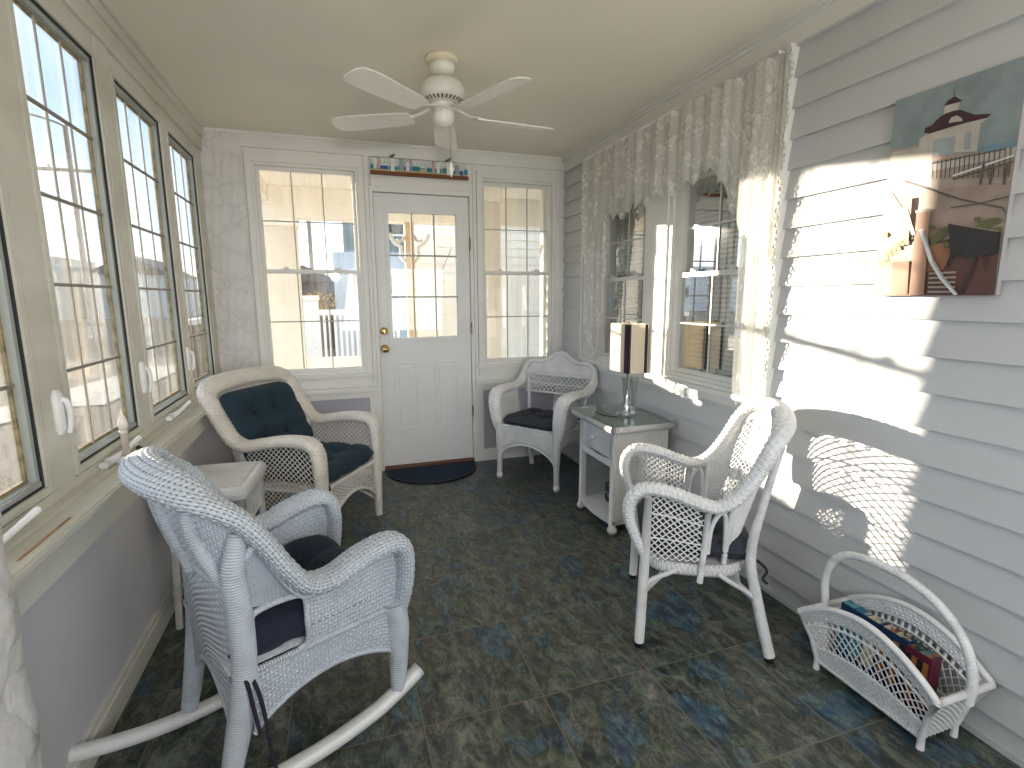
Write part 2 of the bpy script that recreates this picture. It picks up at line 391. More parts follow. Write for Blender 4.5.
    hgt = mth(nt, 'SUBTRACT', mth(nt, 'ADD', wv.outputs[0], mth(nt, 'MULTIPLY', n4.outputs[0], .25)), mth(nt, 'MULTIPLY', g, .5))
    bp = N(nt, 'ShaderNodeBump'); bp.inputs['Distance'].default_value = .006; bp.inputs['Strength'].default_value = .7
    nt.links.new(hgt, bp.inputs['Height']); nt.links.new(bp.outputs[0], b.inputs['Normal'])
    nt.links.new(mth(nt, 'MULTIPLY_ADD', n4.outputs[0], .3, .25), b.inputs['Roughness'])
    return m
def lace_mat(name, dens=.62, flower=True, scale=1.0):
    """cotton lace: sheer net ground with denser worked flowers, real gaps"""
    m, nt, out = nm(name)
    tc = N(nt, 'ShaderNodeTexCoord'); mp = N(nt, 'ShaderNodeMapping'); mp.inputs['Scale'].default_value = (scale,)*3; nt.links.new(tc.outputs['UV'], mp.inputs[0])
    vo = N(nt, 'ShaderNodeTexVoronoi', feature='DISTANCE_TO_EDGE'); vo.inputs['Scale'].default_value = 150; nt.links.new(mp.outputs[0], vo.inputs['Vector'])
    net = mth(nt, 'LESS_THAN', vo.outputs['Distance'], .11)
    v2 = N(nt, 'ShaderNodeTexVoronoi'); v2.inputs['Scale'].default_value = 26; nt.links.new(mp.outputs[0], v2.inputs['Vector'])
    ring = mth(nt, 'LESS_THAN', mth(nt, 'ABSOLUTE', mth(nt, 'SUBTRACT', v2.outputs['Distance'], .33)), .13)
    n1 = N(nt, 'ShaderNodeTexNoise'); n1.inputs['Scale'].default_value = 7; n1.inputs['Detail'].default_value = 2; nt.links.new(mp.outputs[0], n1.inputs[0])
    patch = mth(nt, 'GREATER_THAN', n1.outputs[0], .50)
    dense = mth(nt, 'MULTIPLY', ring, patch)
    a = mth(nt, 'MAXIMUM', mth(nt, 'MAXIMUM', mth(nt, 'MULTIPLY', net, .80), mth(nt, 'MULTIPLY', dense, 1.0)), dens)
    d = N(nt, 'ShaderNodeBsdfDiffuse'); d.inputs[0].default_value = (.86,.855,.82,1)
    t = N(nt, 'ShaderNodeBsdfTranslucent'); t.inputs[0].default_value = (.86,.855,.82,1)
    mx = N(nt, 'ShaderNodeMixShader'); mx.inputs[0].default_value = .35; nt.links.new(d.outputs[0], mx.inputs[1]); nt.links.new(t.outputs[0], mx.inputs[2])
    tr = N(nt, 'ShaderNodeBsdfTransparent'); m2 = N(nt, 'ShaderNodeMixShader'); nt.links.new(a, m2.inputs[0]); nt.links.new(tr.outputs[0], m2.inputs[1]); nt.links.new(mx.outputs[0], m2.inputs[2])
    nt.links.new(m2.outputs[0], out.inputs[0]); return m
def flat(name, col, rough=.6, spec=.3):
    return paint(name, col, rough, var=.04, scale=25, spec=spec)
def stone_mat():
    m, nt, out = nm('painted_stone'); b = bsdf(nt, out, Roughness=.6)
    tc = N(nt, 'ShaderNodeTexCoord'); mp = N(nt, 'ShaderNodeMapping'); mp.inputs['Scale'].default_value = (5, 5, 6.5)
    nt.links.new(tc.outputs['Object'], mp.inputs[0])
    nz = N(nt, 'ShaderNodeTexNoise'); nz.inputs['Scale'].default_value = 3; nz.inputs['Detail'].default_value = 5; nt.links.new(mp.outputs[0], nz.inputs[0])
    vo = N(nt, 'ShaderNodeTexVoronoi', feature='DISTANCE_TO_EDGE'); vo.inputs['Scale'].default_value = 1
    ad = N(nt, 'ShaderNodeVectorMath', operation='ADD'); s2 = N(nt, 'ShaderNodeVectorMath', operation='SCALE'); s2.inputs['Scale'].default_value = .35
    nt.links.new(nz.outputs['Color'], s2.inputs[0]); nt.links.new(mp.outputs[0], ad.inputs[0]); nt.links.new(s2.outputs[0], ad.inputs[1]); nt.links.new(ad.outputs[0], vo.inputs['Vector'])
    e = ramp(nt, vo.outputs['Distance'], [(0, (.60,.59,.58)), (.05, (.66,.65,.64)), (.3, (.68,.67,.66))])
    nt.links.new(e, b.inputs['Base Color'])
    h = mth(nt, 'ADD', mth(nt, 'MINIMUM', mth(nt, 'MULTIPLY', vo.outputs['Distance'], 4), 1), mth(nt, 'MULTIPLY', nz.outputs[0], 1.2))
    bp = N(nt, 'ShaderNodeBump'); bp.inputs['Distance'].default_value = .010; bp.inputs['Strength'].default_value = .6
    nt.links.new(h, bp.inputs['Height']); nt.links.new(bp.outputs[0], b.inputs['Normal']); return m

WHITE = (.74,.735,.70)
M = dict(
    ceil=paint('ceiling_paint', (.80,.755,.66), .8, .02, 2),
    trim=paint('white_trim_paint', WHITE, .45, .03, 4, bump=.0008, bscale=60),
    trimg=paint('aged_trim_paint', (.66,.65,.58), .5, .07, 5, bump=.001, bscale=30, stretch=(1,.25,1), dirt=(.52,.50,.42)),
    lav=paint('lavender_grey_paint', (.66,.65,.68), .6, .04, 2),
    lavb=paint('lavender_panel_paint', (.43,.415,.475), .6, .03, 2),
    siding=paint('vinyl_siding', (.54,.55,.555), .5, .02, 3, bump=.0004, bscale=90),
    door=paint('door_paint', (.72,.73,.73), .4, .02, 3),
    floor=floor_mat(), stone=stone_mat(),
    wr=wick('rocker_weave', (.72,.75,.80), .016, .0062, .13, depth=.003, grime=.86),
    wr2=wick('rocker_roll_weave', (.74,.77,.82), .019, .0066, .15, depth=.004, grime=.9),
    wc=wick('arm_chair_weave', (.72,.69,.65), .010, .005, 0, depth=.0022),
    wv=wick('tight_white_weave', (.74,.74,.73), .009, .0055, .0, depth=.002),
    wvs=wick('banded_white_weave', (.76,.76,.76), .016, .0085, 0, depth=.004, swap=True), wrs=wick('rocker_rib_weave', (.72,.75,.80), .014, .0085, .1, depth=.003, swap=True),
    wvb=wick('vertical_weave', (.74,.745,.75), .02, .008, 0, depth=.003, swap=True),
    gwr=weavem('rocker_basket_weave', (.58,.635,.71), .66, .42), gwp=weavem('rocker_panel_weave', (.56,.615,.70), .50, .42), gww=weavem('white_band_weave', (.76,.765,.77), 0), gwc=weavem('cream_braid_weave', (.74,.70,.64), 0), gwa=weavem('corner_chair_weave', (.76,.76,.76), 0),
    muntl=flat('pale_streaked_muntin', (.50,.46,.38)),
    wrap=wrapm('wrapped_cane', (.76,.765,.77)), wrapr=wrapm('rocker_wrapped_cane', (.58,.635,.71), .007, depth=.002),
    wrapc=wrapm('cream_wrapped_cane', (.73,.70,.66)),
    rail=flat('white_gloss_wood', (.78,.79,.80), .3, .5),
    cane=flat('white_cane', (.76,.765,.77), .5),
    canec=flat('cream_cane', (.72,.69,.64), .5),
    navy=fabric('navy_cushion_cloth', (.024,.030,.052)), teal=fabric('teal_navy_cushion_cloth', (.022,.043,.062), 500),
    slate=fabric('charcoal_cushion_cloth', (.045,.05,.066)),
    rubber=flat('black_rubber', (.015,.017,.02), .6), black=flat('black_plastic', (.01,.01,.01), .4),
    mat_=fabric('blue_mat_pile', (.005,.020,.045), 300), wood=paint('threshold_wood', (.16,.07,.035), .5, .2, 8, stretch=(.3,4,1)),
    brass=metal('brass', (.78,.55,.22), .2), chrome=metal('chrome', (.8,.8,.82), .12), alum=metal('aluminium', (.85,.86,.86), .3),
    steelhinge=metal('dull_hinge_metal', (.35,.33,.28), .45),
    gl=glassm('window_glass'), gld=glassm('salt_streaked_glass', .20), gla=glassm('lightly_marked_glass', .08),
    glr=glassm('reflective_window_glass', 0, (.85,.90,.88), .10),
    tableglass=glassm('green_table_glass', 0, (.90,.96,.93), .3),
    crystal=None,
    gask=flat('dark_gasket', (.025,.03,.035), .5), frameg=paint('grey_green_frame', (.42,.45,.43), .5, .08, 6),
    munt=paint('brownish_muntin', (.27,.25,.21), .5, .1, 20), muntw=flat('pale_grey_muntin', (.42,.42,.40)),
    lace=lace_mat('lace', .45), sheer=lace_mat('sheer_lace', .62, scale=1.0),
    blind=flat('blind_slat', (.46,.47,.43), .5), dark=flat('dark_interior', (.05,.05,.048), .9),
    cord=flat('cord', (.022,.022,.032), .9),
    extpvc=flat('outdoor_white_vinyl', (.60,.61,.62), .5),
    cream=paint('cream_stucco', (.68,.62,.52), .8, .04, 3, bump=.002, bscale=20),
    creamc=paint('cream_porch_boards', (.82,.78,.70), .7, .03, 4),
    extw=paint('outdoor_white_siding', (.66,.66,.62), .6, .02, 3), pvc=flat('white_vinyl', (.86,.87,.88), .4),
    tan=paint('tan_post', (.55,.40,.24), .7, .15, 9, stretch=(1,1,.3)),
    gravel=paint('gravel_ground', (.17,.15,.125), .95, .2, 30, bump=.01, bscale=60), road=paint('pale_road', (.62,.60,.55), .9, .05, 2),
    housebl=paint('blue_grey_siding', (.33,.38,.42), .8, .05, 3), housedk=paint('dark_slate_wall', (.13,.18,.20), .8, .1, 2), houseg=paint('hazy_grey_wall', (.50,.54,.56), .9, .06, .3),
    roofd=flat('dark_roof', (.09,.07,.075)), win=flat('dark_window_pane', (.03,.035,.04), .15, .6), brownw=paint('brown_boards', (.13,.065,.04), .6, .2, 5, stretch=(1,1,6)),
    polew=flat('weathered_pole', (.24,.22,.20)), autumn=paint('ochre_foliage', (.34,.24,.09), .9, .3, 6),
    candle=flat('ivory_candle', (.78,.70,.60), .5), bulb=flat('frosted_bulb', (.88,.80,.70), .3, .5),
)
def crystalm():
    m, nt, out = nm('clear_crystal')
    tr = N(nt, 'ShaderNodeBsdfTransparent'); tr.inputs[0].default_value = (.86,.9,.88,1)
    gl = N(nt, 'ShaderNodeBsdfGlossy'); gl.inputs['Roughness'].default_value = .03
    lw = N(nt, 'ShaderNodeLayerWeight'); lw.inputs[0].default_value = .45
    mx = N(nt, 'ShaderNodeMixShader'); nt.links.new(lw.outputs['Facing'], mx.inputs[0]); nt.links.new(tr.outputs[0], mx.inputs[1]); nt.links.new(gl.outputs[0], mx.inputs[2])
    nt.links.new(mx.outputs[0], out.inputs[0]); return m
M['crystal'] = crystalm()

SKY, SUN, SPOT, FILL, EXPO = 2.2, 14.0, 60.0, 28.0, 0.45

# ------------------------------------------------------------------ room shell
def MB_back(a, d, z): return (a, d, z)          # back wall: d grows outdoors
def M_left(a, d, z): return (-d, a, z)
def M_right(a, d, z): return (W+d, a, z)
def M_front(a, d, z): return (a, YF-d, z)

mb = MB(); mb.box(-.15, W+.15, YF-.15, .12, -.08, 0); struct(mb, 'floor', M['floor'])
mb = MB(); mb.box(-.15, W+.15, YF-.15, .12, H, H+.1); struct(mb, 'ceiling', M['ceil'])

def wall_boxes(mb, Mf, a0, a1, z0, z1, d0, d1, holes, mi=0):
    xs = sorted({a0, a1, *[h[0] for h in holes], *[h[1] for h in holes]})
    for i in range(len(xs)-1):
        p, q = xs[i], xs[i+1]; mid = (p+q)/2
        hs = sorted([h for h in holes if h[0] <= mid <= h[1]], key=lambda h: h[2])
        z = z0
        for h in hs:
            if h[2] > z: mb.box(p, q, d0, d1, z, h[2], M=Mf, mi=mi)
            z = h[3]
        if z < z1: mb.box(p, q, d0, d1, z, z1, M=Mf, mi=mi)

# openings: (a0, a1, z0, z1)
WB1 = (.285, .965, .775, 2.215); WB2 = (1.855, 2.465, .79, 2.205); DO = (1.055, 1.768, 0, 2.075)
mb = MB()
wall_boxes(mb, MB_back, .236, W+.02, 0, H, 0, .12, [WB1, WB2, DO])
# frieze and stiles standing proud of the wall
mb.box(.236, W-.004, -.018, 0, 2.30, 2.36, M=MB_back)
for a0, a1 in ((.236, .245), (1.005, 1.032), (1.792, 1.815)): mb.box(a0, a1, -.012, 0, .67, 2.30, M=MB_back)
# panelled dado: rails and stiles round the recessed panels
for a0, a1, zt in ((.236, 1.035, .665), (1.785, W-.004, .665)):
    mb.box(a0, a1, -.02, 0, .585, zt, M=MB_back); mb.box(a0, a1, -.02, 0, .0, .095, M=MB_back)
    mb.box(a0, a0+.065, -.02, 0, .095, .585, M=MB_back); mb.box(a1-.065, a1, -.02, 0, .095, .585, M=MB_back)
    mb.box(a0-.005, a1, -.045, -.0, .635, .668, M=MB_back)
wb = struct(mb, 'wall_back', M['trim'])
mb = MB()
for a0, a1 in ((.301, .97), (1.85, W-.07)): mb.box(a0, a1, -.004, 0, .095, .585, M=MB_back)
mb.build('dado_panel', M['lavb'], wb)
mb = MB()   # painted stone pier in the corner
P = [[(0.0+.236*i/12, -.028-.012*math.sin(i*1.9+j*.8)*math.cos(j*1.3-i*.5), H*j/60) for j in range(61)] for i in range(13)]
mb.grid(P); mb.box(0, .236, -.016, .12, 0, H)
struct(mb, 'wall_corner_stone', M['stone'])

# left wall: sill height .76, windows above
LW = [(-.765+.0, -.235), (-1.455, -.895), (-2.145, -1.63), (-2.86, -2.335), (-3.56, -3.03), (-4.26, -3.73), (-4.96, -4.43)]
ZL0, ZL1 = .825, 2.165
mb = MB(); holes = [(a, b, ZL0, ZL1) for a, b in LW]
wall_boxes(mb, M_left, YF, .12, .76, H, 0, .034, holes)
mb.box(YF, 0, -.015, 0, 2.25, 2.33, M=M_left); mb.box(YF, 0, -.028, 0, 2.33, 2.36, M=M_left)
mb.box(YF, 0, -.008, 0, .76, .80, M=M_left)
for i in range(len(LW)-1): mb.box(LW[i+1][1]+.035, LW[i][0]-.035, -.007, 0, .80, 2.25, M=M_left)
wl = struct(mb, 'wall_left', M['trimg'])
mb = MB(); mb.box(YF, .12, -.02, .10, 0, .76, M=M_left); mb.build('lower_wall', M['lav'], wl)
mb = MB()
mb.box(YF, -.04, -.105, .0, .735, .762, M=M_left); mb.box(YF, -.04, -.112, -.10, .742, .756, M=M_left)
mb.box(YF, -.04, -.085, -.02, .645, .735, M=M_left); mb.box(YF, -.04, -.04, 0, .762, .772, M=M_left)
struct(mb, 'trim_1', M['trimg'])
mb = MB()   # short worn scars and dark gaps under the sill board
for y0, y1 in ((-2.66, -2.42),): mb.box(y0, y1, -.088, -.080, .7622, .7632, M=M_left)
mb.build('worn_streak', paint('rusty_scratch', (.42,.26,.14), .8, .2, 20), wl)
mb = MB(); mb.box(YF, -.04, -.038, -.02, 0, .075, M=M_left); mb.box(YF, -.04, -.031, -.02, .075, .095, M=M_left)
struct(mb, 'baseboard_left', M['trimg'])
# crown mouldings along ceiling
mb = MB()
for (x0, x1, z0, z1) in ((W-.03, W, H-.03, H), (W-.045, W, H-.014, H), (W-.018, W, H-.10, H-.03)): mb.box(x0, x1, YF, -.002, z0, z1)
struct(mb, 'trim_2', M['trim'])
mb = MB(); mb.box(.0, W-.045, -.035, 0, H-.018, H); mb.box(0, W-.045, -.024, 0, H-.034, H-.018); struct(mb, 'trim_3', M['trim'])
mb = MB(); mb.box(0, .035, YF, -.035, H-.018, H); mb.box(0, .025, YF, -.035, H-.034, H-.018); struct(mb, 'trim_4', M['trimg'])

# right wall: lapped siding
YW0, YW1 = -2.235, -.395           # window casing block
PITCH = .1155; Z0S = .898 - 7*PITCH
def siding(mb, Mf, a0, a1, z0, z1, pitch=PITCH, zs=Z0S, proud=.019):
    k = math.floor((z0-zs)/pitch)
    prof = []
    while zs+k*pitch < z1:
        zb = zs+k*pitch; zt = zb+pitch
        lo, hi = max(zb, z0), min(zt, z1)
        f = lambda z: -(proud + (.0025-proud)*((z-zb)/pitch))
        prof += [(f(lo), lo), (f(hi), hi)]
        if hi == zt and zt < z1: prof += [(-.0005, zt)] ; prof += [(-.0005, zt+.003)] if False else []
        k += 1
    for (d0, zz0), (d1, zz1) in zip(prof, prof[1:]):
        mb.poly([Mf(a0, d0, zz0), Mf(a1, d0, zz0), Mf(a1, d1, zz1), Mf(a0, d1, zz1)])
WR = [(-1.205, -.61, .885, 1.96), (-2.06, -1.475, .885, 1.96)]
mb = MB()
wall_boxes(mb, M_right, YF, .12, 0, H, 0, .12, [(a, b, c, d) for a, b, c, d in WR])
siding(mb, M_right, YF, YW0, .0, H-.1); siding(mb, M_right, YW1, 0, 0, H-.1); siding(mb, M_right, YW0, YW1, 0, .80)
wr_ = struct(mb, 'wall_right', M['siding'])
mb = MB()
wall_boxes(mb, M_right, YW0, YW1, .80, H-.1, -.02, 0, WR)
for y in (YW0, YW1-.02): mb.box(y, y+.02, -.045, -.02, .80, H-.1, M=M_right)
mb.box(YW0-.01, YW1+.01, -.052, 0, .842, .868, M=M_right)
mb.box(-1.47+.03, -1.21-.03, -.03, -.02, .87, 2.0, M=M_right)
struct(mb, 'trim_5', M['trim'])
mb = MB(); mb.box(YF, -.0, -.018, 0, 0, .022, M=M_right); struct(mb, 'baseboard_right', M['siding'])
# wall behind the camera, with an unseen wide window added to let in fill light
mb = MB(); FW = (.45, 2.1, .85, 2.15)
wall_boxes(mb, M_front, -.12, W+.12, 0, H, 0, .12, [FW]); struct(mb, 'wall_front', M['trim'])

# ---- windows
win_n = [0]
def frame_ring(mb, Mf, a0, a1, z0, z1, w, d0, d1, mi=0):
    mb.box(a0, a1, d0, d1, z0, z0+w, M=Mf, mi=mi); mb.box(a0, a1, d0, d1, z1-w, z1, M=Mf, mi=mi)
    mb.box(a0, a0+w, d0, d1, z0+w, z1-w, M=Mf, mi=mi); mb.box(a1-w, a1, d0, d1, z0+w, z1-w, M=Mf, mi=mi)
def muntins(mb, Mf, a0, a1, z0, z1, nc, nr, d, w=.008, dd=.006):
    for i in range(1, nc): x = lerp(a0, a1, i/nc); mb.box(x-w/2, x+w/2, d, d+dd, z0, z1, M=Mf)
    for j in range(1, nr): z = lerp(z0, z1, j/nr); mb.box(a0, a1, d-.001, d+dd+.001, z-w/2, z+w/2, M=Mf)
def double_hung(Mf, op, nc, nr, glass, mt, munt, casing=True, depth=.045, lockdir=1):
    a0, a1, z0, z1 = op; win_n[0] += 1
    mb = MB(); frame_ring(mb, Mf, a0, a1, z0, z1, .018, -.004, .075)
    if casing:
        for (p, q, r, s_) in ((a0-.035, a0, z0, z1), (a1, a1+.035, z0, z1), (a0-.035, a1+.035, z1, z1+.05)):
            mb.box(p, q, -.02, 0, r, s_, M=Mf)
        mb.box(a0-.05, a1+.05, -.035, 0, z0-.028, z0, M=Mf); mb.box(a0-.03, a1+.03, -.012, 0, z0-.09, z0-.028, M=Mf)
    root = struct(mb, 'window_%d' % win_n[0], mt)
    zm = (z0+z1)/2+.01; i = .018
    for nmx, za, zb, d in (('upper_sash', zm-.014, z1-i, .045), ('lower_sash', z0+i, zm+.014, .022)):
        mb = MB(); frame_ring(mb, Mf, a0+i, a1-i, za, zb, .024, d, d+.022); s_ = mb.build(nmx, mt, root)
        mb = MB(); mb.box(a0+i+.024, a1-i-.024, d+.009, d+.012, za+.024, zb-.024, M=Mf); mb.build('pane', glass, s_)
        mb = MB(); muntins(mb, Mf, a0+i+.024, a1-i-.024, za+.024, zb-.024, nc, nr, d+.0025); mb.build('muntin_grid', munt, s_)
    for f in (.25, .75):
        x = lerp(a0, a1, f); mb = MB(); mb.box(x-.022, x+.022, .016, .032, zm+.014, zm+.024, M=Mf); mb.box(x-.008, x+.014, .010, .024, zm+.024, zm+.032, M=Mf)
        mb.build('sash_lock', mt, root)
    return root
double_hung(MB_back, WB1, 3, 2, M['gla'], M['trim'], M['muntw'])
double_hung(MB_back, WB2, 3, 2, M['gla'], M['trim'], M['muntw'])
for op in WR: double_hung(M_right, op, 2, 2, M['glr'], M['trim'], M['trim'], casing=False)

for a, b in LW:                    # left: crank casements, pane set outward
    win_n[0] += 1
    mb = MB()
    frame_ring(mb, M_left, a-.022, b+.022, ZL0-.022, ZL1+.022, .022, -.009, 0)
    root = struct(mb, 'window_%d' % win_n[0], M['trimg'])
    mb = MB(); frame_ring(mb, M_left, a, b, ZL0, ZL1, .007, -.002, .012); mb.build('gasket', M['gask'], root)
    mb = MB(); frame_ring(mb, M_left, a+.007, b-.007, ZL0+.007, ZL1-.007, .016, .004, .036); s_ = mb.build('sash', M['frameg'], root)
    mb = MB(); mb.box(a+.01, b-.01, .0, .014, ZL0+.007, ZL0+.020, M=M_left); mb.build('metal_bead', M['alum'], s_)
    ga, gb, gz0, gz1 = a+.023, b-.023, ZL0+.023, ZL1-.023
    mb = MB(); frame_ring(mb, M_left, ga, gb, gz0, gz1, .009, .022, .030); mb.build('glazing_bead', paint('golden_bead', (.42,.34,.18), .6, .3, 30), s_)
    mb = MB(); mb.box(ga, gb, .026, .029, gz0, gz1, M=M_left); mb.build('pane', M['gld'], s_)
    mb = MB(); muntins(mb, M_left, ga, gb, gz0, gz1, 1, 5, .018, w=.010, dd=.006); mb.build('muntin_grid', M['munt'], s_)
    mb = MB(); muntins(mb, M_left, ga, gb, gz0, gz1, 3, 1, .0195, w=.009, dd=.004); mb.build('upright_muntins', M['muntl'], s_)
    # lock lever on the right stile and crank on the ledge
    mb = MB(); y = a-.085
    mb.tube([(.010, y, .945), (.012, y, .960), (.012, y, 1.055), (.010, y, 1.072)], [.010, .024, .024, .012], seg=12, b=[.006, .010, .010, .006], up=(1,0,0), power=.7)
    mb.tube(spline([(.020, y, 1.045), (.032, y+.004, 1.035), (.034, y+.008, 1.0), (.030, y+.010, .965), (.024, y+.012, .945)], 4), [.009, .008, .007, .006], seg=8)
    mb.build('lock_lever', M['pvc'], root)
    mb = MB(); yc = (a+b)/2
    mb.tube([(.012, yc-.10, .785), (.03, yc-.09, .79), (.045, yc-.02, .80), (.045, yc+.12, .812)], [.013, .012, .008, .009], seg=8)
    mb.tube([(.022, yc-.14, .785), (.022, yc-.07, .785)], .014, seg=10, b=.011, up=(0,0,1), power=.7); mb.build('crank_handle', M['pvc'], root)
win_n[0] += 1
mb = MB(); frame_ring(mb, M_front, *FW, .04, -.01, .08); muntins(mb, M_front, *FW, 4, 3, .03, .015, .01)  # window added out of view for extra skylight from behind
r = struct(mb, 'window_%d' % win_n[0], M['trim']); mb = MB(); mb.box(FW[0]+.04, FW[1]-.04, .04, .044, FW[2]+.04, FW[3]-.04, M=M_front); mb.build('pane', M['gl'], r)

# black clip lying on the sill under the second window
t = thing('sill_clip', 'small white clip with a black end lying on the window sill by the candle', 'clip', (.05, -1.80, .772), .5)
mb = MB(); mb.tube([(0,0,.008),(0,.05,.01)], .008, seg=8); mb.build('clip_body', M['pvc'], t)
mb = MB(); mb.tube([(0,-.035,.009),(0,0,.009)], .0095, seg=8); mb.build('clip_end', M['black'], t)

# ---- blinds behind the two right-hand windows, on the house side
for i, (a, b, z0, z1) in enumerate(WR):
    t = thing('venetian_blind', ('grey venetian blind lowered behind the right wall window nearest the door', 'grey venetian blind behind the right wall window nearest the canvas picture')[i], 'blind', (W+.15, (a+b)/2, z1), 0, 'venetian blinds inside the house windows')
    mb = MB(); h = b-a
    n = 40
    for k in range(n):
        z = -.05-(z1-z0-.06)*k/n
        p = [(-.010, z-.010), (.010, z+.004), (.010, z+.0055), (-.010, z-.0085)]
        mb.prism([(x, zz) for x, zz in p], lambda x, d, zz: (x, d, zz), -h/2-.02, h/2+.02)
    mb.build('slats', M['blind'], t)
    mb = MB(); mb.box(-.018, .018, -h/2-.03, h/2+.03, -.04, .0); mb.build('head_rail', M['blind'], t)
    for s_ in (-.28, .28):
        mb = MB(); mb.tube([(-.012, h*s_, -.02), (-.012, h*s_, -(z1-z0)+.02)], .0012, seg=4); mb.build('ladder_cord', M['blind'], t)
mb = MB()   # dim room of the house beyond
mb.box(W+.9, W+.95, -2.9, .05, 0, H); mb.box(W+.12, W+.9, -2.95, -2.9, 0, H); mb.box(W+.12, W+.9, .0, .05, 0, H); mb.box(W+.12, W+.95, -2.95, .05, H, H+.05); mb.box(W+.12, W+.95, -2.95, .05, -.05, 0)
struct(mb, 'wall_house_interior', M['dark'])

# ---- door
dx0, dx1 = DO[0], DO[1]
mb = MB()
mb.box(dx0-.02, dx0+.004, -.015, .1, 0, 2.066, M=MB_back); mb.box(dx1-.004, dx1+.02, -.015, .1, 0, 2.066, M=MB_back); mb.box(dx0-.02, dx1+.02, -.015, .1, 2.066, 2.10, M=MB_back)
mb.box(dx0-.005, dx1+.02, -.022, -.0125, 2.10, 2.165, M=MB_back)
struct(mb, 'trim_6', M['trim'])
mb = MB(); a0, a1, z0, z1 = dx0+.008, dx1-.008, .03, 2.06; gx0, gx1, gz0, gz1 = 1.163, 1.662, 1.022, 1.93
wall_boxes(mb, MB_back, a0, a1, z0, z1, .008, .05, [(gx0, gx1, gz0, gz1)])
frame_ring(mb, MB_back, gx0-.03, gx1+.03, gz0-.03, gz1+.03, .03, -.004, .012)
for px0, px1 in ((1.16, 1.335), (1.47, 1.65)):        # two raised lower panels
    frame_ring(mb, MB_back, px0, px1, .315, .835, .013, -.001, .010)
    mb.box(px0+.034, px1-.034, -.001, .010, .349, .801, M=MB_back)
d = struct(mb, 'door_1', M['door'])
mb = MB(); mb.box(gx0, gx1, .026, .03, gz0, gz1, M=MB_back); mb.build('pane', M['gla'], d)
mb = MB(); muntins(mb, MB_back, gx0, gx1, gz0, gz1, 3, 3, .016, .012, .008); mb.build('muntin_grid', M['muntw'], d)
mb = MB(); mb.lathe([(.0, -.062), (.018, -.060), (.026, -.048), (.026, -.036), (.014, -.028), (.010, -.012), (.010, -.006), (.030, -.004), (.032, .006), (0, .008)], (1.10, 0, .942), 18, 'y'); mb.build('door_knob', M['brass'], d)
mb = MB(); mb.lathe([(.0, -.022), (.012, -.022), (.016, -.016), (.026, -.012), (.029, .006), (0, .008)], (1.098, 0, 1.075), 18, 'y'); mb.box(1.094, 1.102, -.032, -.02, 1.062, 1.088); mb.build('deadbolt', M['brass'], d)
for z in (.42, 1.08, 1.72):
    mb = MB(); mb.tube([(dx1-.004, -.012, z-.045), (dx1-.004, -.012, z+.045)], .007, seg=8); mb.build('hinge', M['steelhinge'], d)
mb = MB(); mb.box(dx0, dx1, -.03, .08, 0, .026, M=MB_back); struct(mb, 'trim_7', M['wood'])

# ---- door mat, half round
mb = MB(); pts = []
for k in range(33):
    a = PI*k/32; pts.append((1.405+.345*math.cos(a), -.035-.385*math.sin(a)**.85 if 0 < a < PI else -.035))
n = len(pts)
mb.poly([(x, y, .012) for x, y in pts][::-1]); mb.poly([(x, y, .0) for x, y in pts])
for i in range(n): (x0, y0), (x1, y1) = pts[i], pts[(i+1) % n]; mb.poly([(x0,y0,0),(x1,y1,0),(x1,y1,.012),(x0,y0,.012)])
t = thing('door_mat', 'dark blue half-round door mat on the slate floor at the white door', 'door mat')
mb.build('mat_pile', M['mat_'], t)
mb = MB(); mb.tube([(x, y, .007) for x, y in pts], .008, seg=6); mb.build('mat_binding', M['black'], t)

# ------------------------------------------------------------------ seating
def pad(mb, w, d, h, X, tufts=(), depth=.5, n=26, p=8, sag=0.0):
    """stuffed cushion: w along local x, d along y; X maps local -> parent"""
    rows = []
    def pt(u, v, sg):
        m = max(abs(u), abs(v)); q = (abs(u)**p+abs(v)**p)**(1/p)
        k = m/q if q > 1e-9 else 1
        x, y = u*k*w/2, v*k*d/2
        z = h/2*(1-m**8)**.5 if m < 1 else 0
        for tx, ty in tufts:
            r2 = ((x-tx)**2+(y-ty)**2)/(.055**2)
            z -= h/2*depth*math.exp(-r2)*1.25
            z -= h/2*.26*math.exp(-((x-tx)**2)/(.022**2))*(1-m)**.5 + h/2*.26*math.exp(-((y-ty)**2)/(.02**2))*(1-m)**.5
        z += .0022*math.sin(u*9+v*4)*math.cos(v*11-u*3)*(1-m)
        return X @ Vector((x, y, sg*max(z, 0)-sag*(1-m*m)))
    for sg in (1, -1):
        g = [[pt(-1+2*i/n, (-1+2*j/n)*sg, sg) for j in range(n+1)] for i in range(n+1)]
        mb.grid(g, lambda i, j: (w*i/n, d*j/n))
